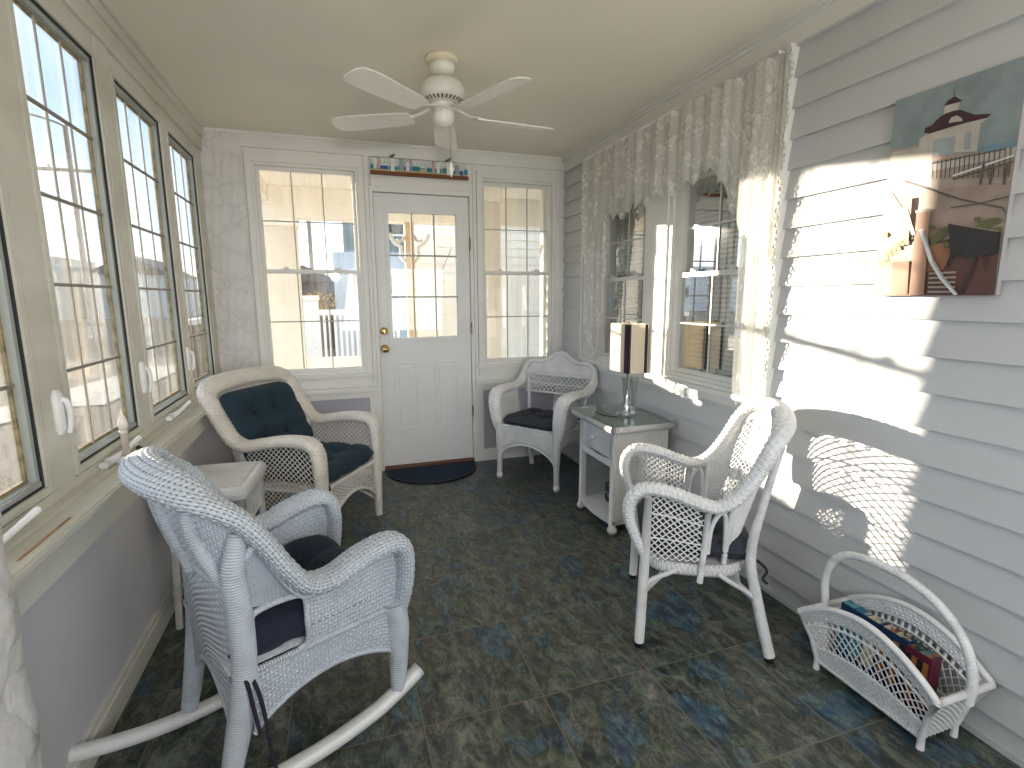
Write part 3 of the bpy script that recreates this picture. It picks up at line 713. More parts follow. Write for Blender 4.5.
    # piping round the rim
def rim(w, d, X, n=26, p=8):
    pts = []
    for k in range(64):
        a = 2*PI*k/64; u, v = math.cos(a), math.sin(a); m = max(abs(u), abs(v)); u, v = u/m, v/m
        q = (abs(u)**p+abs(v)**p)**(1/p); pts.append(X @ Vector((u/q*w/2, v/q*d/2, 0)))
    return pts
def cushion(name, label, cat, root, w, d, h, X, mat_, tufts=(), ties=(), group=None, depth=.5, sag=0):
    t = thing(name, label, cat, root.location, root.rotation_euler.z, group)
    mb = MB(); pad(mb, w, d, h, X, tufts, depth, sag=sag); mb.build('cushion_pad', mat_, t)
    mb = MB(); mb.tube(rim(w, d, X), .005, seg=5, closed=True); mb.build('piping', mat_, t)
    for (tx, ty) in tufts:
        mb = MB(); c = X @ Vector((tx, ty, h/2*(1-depth)+.001)); mb.lathe([(0, .003), (.007, .002), (.009, -.004)], c, 8); mb.build('tuft_button', mat_, t)
    for pts in ties:
        mb = MB(); mb.tube(spline(pts, 6), .0052, seg=6, b=.002, up=(0, 1, 0)); mb.build('tie', M['cord'], t)
    return t
def mir(p, s): return (p[0], s*p[1], p[2])
def full(path): return [mir(p, -1) for p in path] + [p for p in path[:-1]][::-1]     # path given for +y, ends on the centre line
def fullv(vals): return list(vals) + list(vals[:-1])[::-1]
def curve_fn(top, bot):
    T, B = spline(top, 6), spline(bot, 6)
    def at(L, u):
        x = min(max(u, 0), 1)*(len(L)-1); i = min(int(x), len(L)-2); return L[i].lerp(L[i+1], x-i)
    return lambda u, v: at(B, u).lerp(at(T, u), v)
def zat(path, x):
    L = spline(path, 6); best = None
    for a, b in zip(L, L[1:]):
        if (a.x-x)*(b.x-x) <= 0 and abs(a.x-b.x) > 1e-6:
            z = lerp(a.z, b.z, (x-a.x)/(b.x-a.x)); y = lerp(a.y, b.y, (x-a.x)/(b.x-a.x))
            if best is None or z > best[0]: best = (z, y)
    return best or (L[0].z, L[0].y)

# ---- rocking chair ------------------------------------------------
R0 = thing('rocking_chair', 'white woven wicker rocking chair in the left foreground, with long curved runners', 'rocking chair', (.5, -2.4, 0), math.atan2(.43, .9))
rp = [(.322,.225,.33),(.345,.238,.43),(.352,.243,.52),(.337,.247,.582),(.288,.25,.602),(.2,.25,.588),(.12,.25,.562),(.05,.25,.572),(.0,.25,.635),(-.05,.248,.725),(-.095,.243,.79),(-.14,.230,.83),(-.18,.205,.862),(-.213,.15,.885),(-.235,.075,.895),(-.243,0,.898)]
up_ = [(1,0,.05),(1,0,.1),(1,0,.3),(.7,0,.7),(.1,0,1),(0,0,1),(.1,0,1),(.3,0,1),(.7,0,.8),(.75,0,.6),(.6,0,.7),(.3,0,.9),(-.1,0,1),(-.35,0,.93),(-.45,0,.9),(-.45,0,.9)]
def interp_up(ups):
    U = [Vector(u).normalized() for u in ups]
    return lambda t: (lambda x, i: U[i].lerp(U[min(i+1, len(U)-1)], x-i))(t*(len(U)-1), min(int(t*(len(U)-1)), len(U)-1))
mb = MB()
A = fullv([.034,.042,.046,.048,.048,.047,.046,.045,.044,.044,.044,.045,.046,.047,.048,.048]); B = fullv([.02,.024,.026,.028,.028,.028,.026,.026,.026,.026,.026,.027,.028,.028,.028,.028])
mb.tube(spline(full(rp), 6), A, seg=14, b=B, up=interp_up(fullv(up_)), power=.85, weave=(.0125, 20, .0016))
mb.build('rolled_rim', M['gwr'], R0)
top = [(p[0], p[1]*.96, p[2]-.015) for p in rp[7:]]; bot = [(.05,.235,.54),(.0,.236,.545),(-.05,.236,.545),(-.095,.230,.545),(-.10,.20,.41),(-.108,.155,.39),(-.113,.105,.39),(-.117,.05,.39),(-.12,0,.39)]
fb = curve_fn(full(top), full(bot))
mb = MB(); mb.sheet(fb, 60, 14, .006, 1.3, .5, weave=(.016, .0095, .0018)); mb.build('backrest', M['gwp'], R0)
for s in (-1, 1):
    fs = lambda u, v: Vector((lerp(.045, .33, u), s*lerp(.236, zat(rp, lerp(.045,.33,u))[1]-.008, v), lerp(.385, zat(rp, lerp(.045, .325, u))[0]-.018, v)))
    mb = MB(); mb.sheet(fs, 14, 10, .006, .29, .2, weave=(.0095, .014, .0018)); mb.build('arm_panel', M['gwp'], R0)
    fa = lambda u, v: Vector((lerp(-.105, .335, u), s*.236, lerp(.205+.085*math.sin(PI*min(max((u*1.0), 0), 1))**.7, .385, v)))
    mb = MB(); mb.sheet(fa, 20, 6, .006, .44, .14, weave=(.0105, .012, .0018)); mb.build('side_apron', M['gwp'], R0)
    mb = MB(); mb.tube([fa(k/20, 0) for k in range(21)], .0075, seg=7)
    mb.tube(spline([(-.10,s*.24,.385),(-.102,s*.24,.47),(-.09,s*.24,.530),(-.05,s*.24,.545),(.02,s*.24,.543),(.048,s*.24,.525),(.05,s*.24,.46),(.048,s*.24,.40),(.02,s*.24,.386)], 4), .009, seg=7)
    mb.tube([(-.10,s*.24,.383),(.33,s*.24,.383)], .009, seg=7); mb.build('edge_binding', M['wrapr'], R0)
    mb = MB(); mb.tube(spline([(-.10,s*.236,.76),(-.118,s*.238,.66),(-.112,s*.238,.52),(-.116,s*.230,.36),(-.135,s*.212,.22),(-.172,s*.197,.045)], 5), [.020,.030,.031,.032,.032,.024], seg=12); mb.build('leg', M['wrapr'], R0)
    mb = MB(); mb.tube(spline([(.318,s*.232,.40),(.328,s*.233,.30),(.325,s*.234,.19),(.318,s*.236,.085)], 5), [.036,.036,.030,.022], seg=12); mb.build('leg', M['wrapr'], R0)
    Rr = 1.02
    pr_ = [(x/100, s*(.237-.1*max(0, .25-x/100)), .019+((x/100+.05)**2)/(2*Rr)) for x in range(-48, 41, 2)]
    mb = MB(); mb.tube(pr_, .022, seg=10, b=.019, up=(0,0,1), power=.6); mb.build('runner', M['rail'], R0)
    mb = MB(); mb.tube(spline([(-.118,s*.24,.655),(-.085,s*.243,.70),(-.052,s*.245,.735)], 4), .011, seg=8); mb.tube(spline([(-.10,s*.245,.79),(-.02,s*.252,.62),(.03,s*.255,.545),(.06,s*.256,.535),(.12,s*.256,.53)], 5), .006, seg=6); mb.build('arm_brace', M['wrapr'], R0)
frr = lambda u, v: Vector((lerp(-.140, -.122-.05*math.sin(PI*u)**.6, v), lerp(-.232, .232, u)*lerp(.88, 1, v), lerp(.165+.13*math.sin(PI*u)**.8, .62+.03*math.sin(PI*u), v)))
mb = MB(); mb.sheet(frr, 20, 16, .006, .46, .42, weave=(.014, .0095, .0018)); mb.build('rear_panel', M['gwp'], R0)
mb = MB(); mb.tube([frr(k/20, 0) for k in range(21)], .009, seg=7); mb.build('rear_binding', M['wrapr'], R0)
mb = MB(); mb.tube([frr(k/20, 1) for k in range(21)], .012, seg=8); mb.build('rear_rail', M['wrapr'], R0)
for y in (-.17, -.06, .06, .17):
    mb = MB(); mb.tube(spline([(-.240+.9*abs(y)**1.6, y*1.0, .88-abs(y)*.2), (-.215+.5*abs(y)**1.6, y*1.05, .76), (-.178+.6*abs(y)**1.5, y*1.15, .63)], 5), [.012, .016, .02], seg=8); mb.build('back_pole', M['wrapr'], R0)
ff = lambda u, v: Vector((.335, lerp(-.228, .228, u), lerp(.20+.10*math.sin(PI*u)**.7, .385, v)))
mb = MB(); mb.sheet(ff, 16, 6, .006, .46, .15, weave=(.0105, .012, .0018)); mb.build('front_apron', M['gwp'], R0)
mb = MB(); mb.sheet(lambda u, v: Vector((lerp(-.15, .34, u), lerp(-.235, .235, v), .386)), 6, 6, .018, .5, .47); mb.build('seat', M['wr'], R0)
X = Matrix.Translation((.085, 0, .440))
cushion('seat_cushion', 'dark navy seat cushion with hanging ties in the wicker rocking chair', 'cushion', R0, .46, .472, .112, X, M['navy'], [(.07,.07),(.07,-.07),(-.08,.07),(-.08,-.07)],
        [[(-.14,-.215,.44),(-.12,-.262,.38),(-.11,-.266,.30),(-.10,-.266,.22)], [(-.13,-.22,.44),(-.10,-.262,.36),(-.085,-.266,.26),(-.075,-.27,.12),(-.06,-.275,.06)]], depth=.25)

# ---- right-hand lattice armchair ----------------------------------
R1 = thing('wicker_armchair', 'white open-lattice wicker chair with slender splayed legs by the siding wall', 'chair', (2.1105, -2.32, 0), math.atan2(.48, -.877))
rp = [(.206,.246,.36),(.240,.250,.43),(.272,.255,.52),(.268,.257,.592),(.222,.258,.634),(.135,.258,.627),(.045,.257,.597),(-.03,.257,.580),(-.095,.255,.615),(-.155,.25,.70),(-.205,.24,.80),(-.24,.212,.85),(-.262,.15,.88),(-.276,.075,.893),(-.28,0,.897)]
up_ = [(1,0,-.3),(1,0,-.2),(1,0,.1),(.8,0,.5),(.2,0,1),(-.1,0,1),(-.2,0,1),(.1,0,1),(.5,0,.8),(.8,0,.5),(.8,0,.4),(.4,.2,.8),(-.2,.1,.95),(-.3,0,.95),(-.3,0,.95)]
mb = MB()
mb.tube(spline(full(rp), 6), fullv([.016,.021,.026,.029,.030,.030,.030,.031,.032,.033,.034,.037,.040,.041,.041]), seg=14, weave=(.0105, 9, .0022), b=fullv([.015,.018,.02,.023,.024,.024,.024,.024,.025,.026,.027,.028,.028,.028,.028]), up=interp_up(fullv(up_)))
mb.build('rolled_rim', M['gww'], R1)
top = [(p[0]+.005, p[1]*.96, p[2]-.012) for p in rp[8:]]; bot = [(-.075,.215,.35),(-.095,.185,.35),(-.115,.15,.35),(-.13,.11,.35),(-.14,.07,.35),(-.146,.035,.35),(-.148,0,.35)]
fb = curve_fn(full(top), full(bot))
mb = MB(); mb.lattice(fb, .62, .58, .034, .0026, 1.25, step=.03, horiz=(.40, .74)); mb.build('back_lattice', M['cane'], R1)
mb = MB(); mb.sheet(lambda u, v: fb(u, lerp(.90, 1, v)), 40, 3, .006, .9, .06); mb.build('back_band', M['wv'], R1)
for s in (0, 1):
    mb = MB(); mb.tube([fb(s, k/12) for k in range(13)], .0095, seg=8); mb.build('back_stile', M['wrap'], R1)
for s in (-1, 1):
    fs = lambda u, v: Vector((lerp(.008, .208, u), s*.251, lerp(.362, zat(rp, lerp(.008, .208, u))[0]-.014, v)))
    mb = MB(); mb.lattice(fs, .2, .24, .026, .0026, 1.1, step=.05, horiz=(.32, .68)); mb.build('arm_lattice', M['cane'], R1)
    mb = MB(); mb.tube([(.012, s*.253, .285), (.002, s*.253, .42), (-.006, s*.253, .585)], .0115, seg=8); mb.build('arm_post', M['wrap'], R1)
    mb = MB(); mb.tube(spline([(-.01, s*.252, .40), (-.018, s*.253, .50), (-.045, s*.252, .555), (-.065, s*.245, .54), (-.072, s*.232, .45), (-.075, s*.215, .36)], 5), .0085, seg=7); mb.build('arch_frame', M['wrap'], R1)
    mb = MB(); mb.tube([(.205, s*.25, .60), (.211, s*.25, .33), (.219, s*.25, .02)], [.014, .019, .0185], seg=10); l = mb.build('leg', M['wrap'], R1)
    mb = MB(); mb.lathe([(0, 0), (.016, 0), (.0165, .022), (0, .022)], (.219, s*.25, 0), 10); mb.build('rubber_foot', M['rubber'], l)
    mb = MB(); mb.tube(spline([(-.245, s*.205, .80), (-.20, s*.212, .60), (-.165, s*.222, .40), (-.19, s*.235, .24), (-.245, s*.256, .02)], 5), [.012, .014, .018, .020, .020], seg=10); l = mb.build('leg', M['wrap'], R1)
    mb = MB(); mb.lathe([(0, 0), (.016, 0), (.0165, .022), (0, .022)], (-.245, s*.256, 0), 10); mb.build('rubber_foot', M['rubber'], l)
    mb = MB(); mb.tube(spline([(.214, s*.25, .235), (.185, s*.25, .275), (.13, s*.248, .305), (.09, s*.245, .325)], 5), .0095, seg=8); mb.build('curved_brace', M['wrap'], R1); mb = MB()
    mb.tube(spline([(-.195, s*.238, .225), (-.15, s*.24, .26), (-.09, s*.245, .295), (-.05, s*.245, .322)], 5), .0095, seg=8); mb.build('curved_brace', M['wrap'], R1)
    mb = MB(); mb.tube(spline([(.214, s*.25, .225), (.10, s*.11, .262), (0, 0, .285+.012*s), (-.10, -s*.11, .262), (-.19, -s*.236, .222)], 4), .0115, seg=8); mb.build('cross_stretcher', M['wrap'], R1)
def oval(a0, a1, wy, z, p=3.2, n=56):
    c, h = (a0+a1)/2, (a1-a0)/2; out = []
    for k in range(n):
        t = 2*PI*k/n; u, v = math.cos(t), math.sin(t)
        out.append((c+h*math.copysign(abs(u)**(2/p), u), wy*math.copysign(abs(v)**(2/p), v), z))
    return out
mb = MB(); mb.tube(oval(-.165, .218, .238, .325), .013, seg=10, b=.025, up=(0,0,1), closed=True); mb.build('seat_rim', M['wvs'], R1)
mb = MB(); o_ = oval(-.165, .218, .238, .345); mb.poly(o_); mb.poly([(x, y, .33) for x, y, z in o_][::-1]); mb.build('seat', M['wv'], R1)
X = Matrix.Translation((.01, 0, .396))
cushion('seat_cushion', 'charcoal cushion on the open-lattice chair by the siding wall', 'cushion', R1, .41, .45, .10, X, M['slate'], [(.06,.08),(.06,-.08),(-.07,.08),(-.07,-.08)],
        [[(-.155,.20,.385),(-.19,.235,.375),(-.215,.25,.35),(-.20,.262,.325),(-.215,.268,.31)], [(-.155,-.20,.385),(-.19,-.235,.375),(-.21,-.25,.34)]], depth=.3)

# ---- scalloped chair in the far right corner ----------------------
R2 = thing('wicker_armchair', 'white wicker chair with a scalloped back in the corner by the door', 'chair', (2.1625, -.527, 0), math.atan2(-.57, -.82))
rp = [(.200,.250,.37),(.216,.268,.46),(.216,.280,.56),(.190,.288,.625),(.12,.295,.648),(.0,.30,.650),(-.10,.305,.655),(-.17,.308,.69),(-.205,.308,.75),(-.222,.290,.805),(-.23,.235,.835),(-.235,.15,.835),(-.238,.09,.862),(-.24,.045,.893),(-.24,0,.903)]
up_ = [(1,.2,0),(1,.2,0),(1,.2,.3),(.6,.2,.8),(.1,.1,1),(0,.1,1),(.1,.1,1),(.4,.3,.7),(.3,.9,.3),(0,.7,.7),(0,0,1),(0,0,1),(0,.3,1),(0,.2,1),(0,0,1)]
mb = MB(); mb.tube(spline(full(rp), 6), fullv([.036,.045,.05,.052,.05,.046,.04,.034,.026,.022,.020,.019,.019,.019,.019]), seg=14, weave=(.013, 8, .002), b=fullv([.02,.024,.028,.03,.03,.028,.026,.024,.02,.017,.016,.015,.015,.015,.015]), up=interp_up(fullv(up_)))
mb.build('rolled_rim', M['gwa'], R2)
def crest(y):
    L = spline(full(rp), 6); pts = [p for p in L if p.x < -.19]
    pts.sort(key=lambda p: p.y)
    for a, b in zip(pts, pts[1:]):
        if a.y <= y <= b.y: return lerp(a.z, b.z, (y-a.y)/max(b.y-a.y, 1e-6))
    return .78
fb = lambda u, v: Vector((lerp(-.205, -.232, v), lerp(-.295, .295, u), lerp(.735, crest(lerp(-.295, .295, u))-.008, v)))
mb = MB(); mb.sheet(fb, 36, 4, .008, .56, .15); mb.build('back_panel', M['wvb'], R2)
fl = lambda u, v: Vector((lerp(-.185, -.205, v), lerp(-.285, .285, u), lerp(.60, .735, v)))
mb = MB(); mb.lattice(fl, .57, .135, .038, .0034, 1.0, step=.05, horiz=(.5,)); mb.build('back_lattice', M['cane'], R2)
mb = MB()
for v in (0, 1): mb.tube([fl(k/6, v) for k in range(7)], .008, seg=6)
mb.build('back_rail', M['wrap'], R2)
mb = MB(); mb.tube([(-.15, 0, .40), (-.187, 0, .60)], .024, seg=10, b=.010, up=(1,0,0)); mb.build('back_splat', M['wvs'], R2)
for s in (-1, 1):
    mb = MB(); mb.tube(spline([(-.15, s*.23, .36), (-.18, s*.25, .55), (-.205, s*.275, .72)], 4), .013, seg=8); mb.build('back_stile', M['wrap'], R2)
    fs = lambda u, v: Vector((lerp(-.15, .20, u), s*lerp(.238, .27, v), lerp(.385, zat(rp, lerp(-.15, .195, u))[0]-.02, v)))
    mb = MB(); mb.sheet(fs, 12, 8, .008, .34, .25, inside=lambda u, v: not (.0 < u < .28)); mb.build('arm_panel', M['wvb'], R2)
    mb = MB(); mb.tube(spline([(.20, s*.245, .42), (.203, s*.245, .30), (.204, s*.245, .15), (.206, s*.247, .035)], 5), [.032, .030, .021, .020], seg=12); l = mb.build('leg', M['wvs'], R2)
    mb = MB(); mb.lathe([(0, 0), (.017, 0), (.024, .014), (.022, .04), (0, .042)], (.206, s*.247, .0), 10); mb.build('foot', M['cane'], l)
    mb = MB(); mb.tube(spline([(-.15, s*.23, .40), (-.165, s*.232, .25), (-.20, s*.24, .02)], 5), [.02, .02, .018], seg=10); l = mb.build('leg', M['wrap'], R2)
    mb = MB(); mb.lathe([(0, 0), (.017, 0), (.02, .014), (.018, .03), (0, .03)], (-.20, s*.24, .0), 10); mb.build('foot', M['cane'], l)
    fa = lambda u, v: Vector((lerp(-.15, .205, u), s*.244, lerp(.21+.085*math.sin(PI*u)**.6, .40, v)))
    mb = MB(); mb.sheet(fa, 16, 5, .008, .35, .15); mb.build('side_apron', M['wvb'], R2)
ff = lambda u, v: Vector((.210, lerp(-.235, .235, u), lerp(.175+.11*math.sin(PI*u)**.6, .405, v)))
mb = MB(); mb.sheet(ff, 22, 5, .010, .47, .16); mb.build('front_apron', M['wvb'], R2)
mb = MB(); mb.tube([ff(k/22, 0) for k in range(23)], .009, seg=7); mb.tube([ff(k/6, 1) for k in range(7)], .011, seg=7); mb.build('apron_binding', M['wrap'], R2)
mb = MB(); mb.sheet(lambda u, v: Vector((lerp(-.15, .205, u), lerp(-.24, .24, v), .395)), 5, 5, .014, .4, .48); mb.build('seat', M['wv'], R2)
cushion('seat_cushion', 'charcoal tufted cushion on the scalloped corner chair', 'cushion', R2, .38, .44, .085, Matrix.Translation((.035, 0, .445)), M['slate'], [(.05,.08),(.05,-.08),(-.08,.08),(-.08,-.08)], [[(-.14,.20,.44),(-.17,.24,.42),(-.17,.27,.33)]], depth=.45)

# ---- big armchair by the left wall ---------------------------------
R3 = thing('wicker_armchair', 'cream-white wicker armchair with blue cushions, left of the door', 'armchair', (.55, -.905, 0), math.atan2(-.55, .834))
rp = [(.298,.275,.25),(.303,.278,.40),(.300,.282,.53),(.272,.287,.592),(.21,.29,.608),(.10,.295,.606),(-.02,.303,.585),(-.11,.31,.572),(-.18,.315,.605),(-.235,.32,.685),(-.285,.32,.77),(-.325,.308,.828),(-.348,.25,.863),(-.358,.14,.874),(-.362,0,.878)]
up_ = [(1,0,0),(1,0,.05),(1,0,.3),(.6,0,.8),(0,0,1),(0,0,1),(-.1,0,1),(.1,0,1),(.5,0,.8),(.85,0,.5),(.85,0,.5),(.8,0,.6),(.7,0,.7),(.6,0,.8),(.6,0,.8)]
mb = MB(); mb.tube(spline(full(rp), 6), fullv([.036,.042,.046,.048,.048,.047,.046,.046,.046,.047,.048,.05,.052,.052,.052]), seg=14, weave=(.011, 14, .0018), b=fullv([.022,.026,.03,.032,.032,.03,.03,.03,.03,.03,.03,.031,.032,.032,.032]), up=interp_up(fullv(up_)), power=.85)
mb.build('rolled_rim', M['gwc'], R3)
top = [(p[0], p[1]*.95, p[2]-.015) for p in rp[8:]]; bot = [(-.15,.27,.34),(-.185,.255,.33),(-.20,.22,.33),(-.21,.17,.33),(-.215,.10,.33),(-.218,.05,.33),(-.22,0,.33)]
fb = curve_fn(full(top), full(bot))
mb = MB(); mb.sheet(fb, 50, 12, .007, 1.2, .55, weave=(.014, .011, .0016)); mb.build('backrest', M['gwc'], R3)
for s in (-1, 1):
    fs = lambda u, v: Vector((lerp(-.16, .285, u), s*lerp(.272, .288, v), lerp(lerp(.10, .17, math.sin(PI*u)), zat(rp, lerp(-.16, .28, u))[0]-.02, v)))
    mb = MB(); mb.lattice(fs, .44, .42, .030, .0026, 1.05, step=.05, horiz=(.5,)); mb.build('side_lattice', M['canec'], R3)
    mb = MB(); mb.tube([fs(k/14, 0) for k in range(15)], .009, seg=7); mb.tube([(-.15, s*.275, .335), (.29, s*.278, .335)], .010, seg=7); mb.build('side_binding', M['wrapc'], R3)
    mb = MB(); mb.tube([(.300, s*.275, .45), (.300, s*.274, .25), (.298, s*.272, .0)], [.036, .032, .021], seg=12, b=[.026, .024, .020], up=(1,0,0), weave=(.011, 12, .0015)); mb.build('leg', M['gwc'], R3)
    mb = MB(); mb.tube(spline([(-.17, s*.27, .60), (-.175, s*.27, .33), (-.215, s*.27, .0)], 5), [.02, .024, .02], seg=10); mb.build('leg', M['wrapc'], R3)
ff = lambda u, v: Vector((.305, lerp(-.262, .262, u), lerp(.115+.14*math.sin(PI*u)**.75, .355, v)))
mb = MB(); mb.lattice(ff, .52, .2, .028, .0026, 1.0, step=.04); mb.build('front_lattice', M['canec'], R3)
mb = MB(); mb.tube([ff(k/20, 0) for k in range(21)], .010, seg=7); mb.tube([ff(k/6, 1) for k in range(7)], .012, seg=7); mb.build('apron_binding', M['wrapc'], R3)
mb = MB(); mb.sheet(lambda u, v: Vector((lerp(-.20, .305, u), lerp(-.265, .265, v), .345)), 5, 5, .014, .5, .5); mb.build('seat', M['wc'], R3)
cushion('seat_cushion', 'blue tufted seat cushion on the big armchair left of the door', 'cushion', R3, .47, .51, .115, Matrix.Translation((.085, 0, .412)), M['teal'], [(.08,.09),(.08,-.09),(-.09,.09),(-.09,-.09)], [[(.29,-.22,.40),(.325,-.245,.36),(.322,-.25,.32)]], depth=.5)
X = Matrix.Translation((-.195, -.025, .635)) @ Matrix.Rotation(math.radians(-26), 4, 'Y') @ Matrix.Rotation(PI/2, 4, 'Y')
cushion('back_cushion', 'blue tufted back cushion leaning in the big armchair left of the door', 'cushion', R3, .42, .53, .12, X, M['teal'], [(.08,.085),(.08,-.085),(-.07,.085),(-.07,-.085)], depth=.5)

# ------------------------------------------------------------------ painted stone pier at the near left edge
mb = MB()
P = [[(.156+.004*math.sin(j*1.1+i*.7), -2.828-.3*i/8, H*j/60) for j in range(61)] for i in range(9)]
P = [[(0, -2.825, H*j/60) for j in range(61)], [(.144, -2.820+.003*math.sin(j*1.3), H*j/60) for j in range(61)]] + P + [[(0, -3.13, H*j/60) for j in range(61)]]
mb.grid(P); struct(mb, 'wall_pier_stone', M['stone'])

# ------------------------------------------------------------------ ceiling fan
F = thing('ceiling_fan', 'white five-blade ceiling fan with a pull chain', 'ceiling fan', (1.29, -1.45, 0))
fw = flat('fan_white', (.70,.68,.62), .35, .4); fcream = flat('fan_cream', (.74,.66,.50), .45)
mb = MB(); mb.lathe([(0, H), (.074, H), (.076, H-.012), (.068, H-.022), (.045, H-.026), (0, H-.026)], (0,0,0), 32); mb.build('ceiling_plate', fcream, F)
mb = MB(); mb.lathe([(0, H-.02), (.058, H-.024), (.060, H-.045), (.050, H-.068), (.028, H-.078), (0, H-.078)], (0,0,0), 28); mb.build('canopy', fw, F)
mb = MB(); mb.lathe([(.020, H-.075), (.020, H-.10)], (0,0,0), 14); mb.build('neck', fw, F)
mb = MB(); mb.lathe([(0, H-.092), (.05, H-.094), (.088, H-.106), (.100, H-.128), (.102, H-.160), (.094, H-.178), (.072, H-.190), (0, H-.190)], (0,0,0), 36); mo = mb.build('motor_housing', fw, F)
mb = MB()
for k in range(28):
    a = 2*PI*k/28; c, s_ = math.cos(a), math.sin(a); q = lambda r, t, z: (r*c - t*s_, r*s_ + t*c, z)
    mb.poly([q(.0925, -.004, H-.1815), q(.0925, .004, H-.1815), q(.072, .003, H-.1912), q(.072, -.003, H-.1912)][::-1])
mb.build('vent_slots', M['dark'], mo)
mb = MB(); mb.lathe([(0, H-.19), (.058, H-.192), (.060, H-.212), (.045, H-.222), (0, H-.222)], (0,0,0), 28); mb.build('flywheel', fw, F)
mb = MB(); mb.lathe([(0, H-.22), (.046, H-.222), (.050, H-.240), (.048, H-.268), (.034, H-.288), (0, H-.294)], (0,0,0), 28); sw = mb.build('switch_housing', fw, F)
mb = MB(); mb.lathe([(0, .002), (.0035, .001), (.004, -.002)], (-.02, -.045, H-.235), 8); mb.build('screw', M['black'], sw)
for k in range(5):
    a = math.radians(5+72*k); R_ = Matrix.Rotation(a, 4, 'Z') @ Matrix.Translation((0, 0, H-.245)) @ Matrix.Rotation(math.radians(11), 4, 'X')
    out = [(.155,-.042),(.20,-.052),(.44,-.062),(.53,-.060),(.552,-.045),(.560,-.012),(.556,.028),(.54,.052),(.50,.062),(.45,.064),(.20,.052),(.155,.042)]
    mb = MB(); mb.prism([(x, y) for x, y in out], lambda p, d, q_: tuple(R_ @ Vector((p, q_, d))), -.003, .003)
    bl = mb.build('blade', fw, F)
    mb = MB(); R2_ = Matrix.Rotation(a, 4, 'Z')
    mb.tube([tuple(R2_ @ Vector(p)) for p in [(.045, 0, H-.205), (.085, 0, H-.222), (.13, 0, H-.236), (.175, 0, H-.238)]], [.014, .012, .016, .026], seg=8, b=[.006, .005, .004, .003], up=(0,0,1))
    for dy in (-.025, 0, .025): mb.tube([tuple(R2_ @ Vector(p)) for p in [(.165, dy*.5, H-.239), (.20, dy, H-.240+dy*.18)]], .006, seg=6, b=.003, up=(0,0,1))
    mb.build('blade_bracket', fw, F)
mb = MB(); mb.tube([(.028, -.01, H-.285), (.029, -.01, 1.94)], .0016, seg=5); ch = mb.build('pull_chain', M['steelhinge'], F)
mb = MB(); mb.lathe([(0, .035), (.004, .03), (.010, .006), (.013, -.004), (.009, -.018), (.003, -.034), (0, -.036)], (.029, -.01, 1.915), 12); mb.build('pull_knob', fw, ch)

# ------------------------------------------------------------------ seaside plaque over the door
S = thing('beach_plaque', 'long painted seaside wall plaque with two little gulls above the door', 'wall plaque', (0, 0, 0))
c_sky = flat('plaque_sky', (.62,.66,.62)); c_teal = flat('plaque_teal', (.02,.22,.28)); c_blue = flat('plaque_blue', (.03,.10,.30)); c_sand = flat('plaque_sand', (.50,.46,.22)); c_br = flat('plaque_brown', (.17,.06,.03)); c_w = flat('plaque_white', (.74,.73,.70)); c_gr = flat('plaque_grey', (.30,.34,.38)); c_pink = flat('plaque_pink', (.55,.36,.33)); c_gull = flat('gull_grey', (.14,.15,.16))
mats = [c_sky, c_teal, c_blue, c_sand, c_br, c_w, c_gr, c_pink]
mb = MB(); mb.box(1.05, 1.752, -.030, -.0205, 2.185, 2.292); bd = mb.build('board', mats, S)
mb = MB(); mb.box(1.05, 1.752, -.050, -.030, 2.176, 2.200); mb.build('base_strip', c_br, S)
mb = MB(); rr = random.Random(11)
mb.box(1.05, 1.752, -.034, -.030, 2.200, 2.214, mi=3)
x = 1.052
while x < 1.745:
    w_ = rr.uniform(.03, .075); w_ = min(w_, 1.75-x); mb.box(x, x+w_, -.033, -.030, 2.214, 2.214+rr.uniform(.022, .036), mi=rr.choice([1,1,2,1,2])); x += w_+rr.uniform(0, .012)
mb.build('sea_band', mats, bd)
mb = MB()
for (x, w_, h0, h1, mi) in ((1.085,.022,2.216,2.288,5),(1.112,.014,2.216,2.284,7),(1.268,.032,2.212,2.286,6),(1.31,.026,2.212,2.275,5),(1.335,.012,2.212,2.285,6),(1.42,.05,2.208,2.226,3),(1.495,.02,2.212,2.284,7),(1.53,.024,2.212,2.288,5),(1.67,.03,2.212,2.272,6),(1.705,.02,2.206,2.236,2)):
    mb = MB(); mb.box(x-w_/2, x+w_/2, -.037, -.033, h0, h1, mi=mi); mb.prism([(x-w_/2-.003, h1), (x+w_/2+.003, h1), (x, h1+.012)], MB_back, -.037, -.033, mi=6); mb.build('beach_hut', mats, bd)
mb = MB()
for k in range(24): xx = 1.06+k*.029; mb.box(xx, xx+.004, -.0345, -.033, 2.25, 2.27+.008*math.sin(k), mi=6)
mb.build('painted_fence', mats, bd)['kind'] = 'stuff'
for x in (1.205, 1.605):
    mb = MB(); mb.box(x-.014, x+.014, -.042, -.032, 2.19, 2.288); mb.box(x-.017, x+.017, -.045, -.030, 2.27, 2.290); l = mb.build('mooring_post', c_w, S)
    mb = MB(); mb.tube(spline([(x-.020, -.037, 2.300), (x-.008, -.037, 2.302), (x+.004, -.037, 2.306), (x+.012, -.037, 2.316), (x+.020, -.037, 2.314)], 4), [.003, .010, .010, .006, .0015], seg=8)
    mb.tube([(x-.002, -.037, 2.288), (x-.002, -.037, 2.30)], .0015, seg=4); mb.build('gull', c_gull, l)

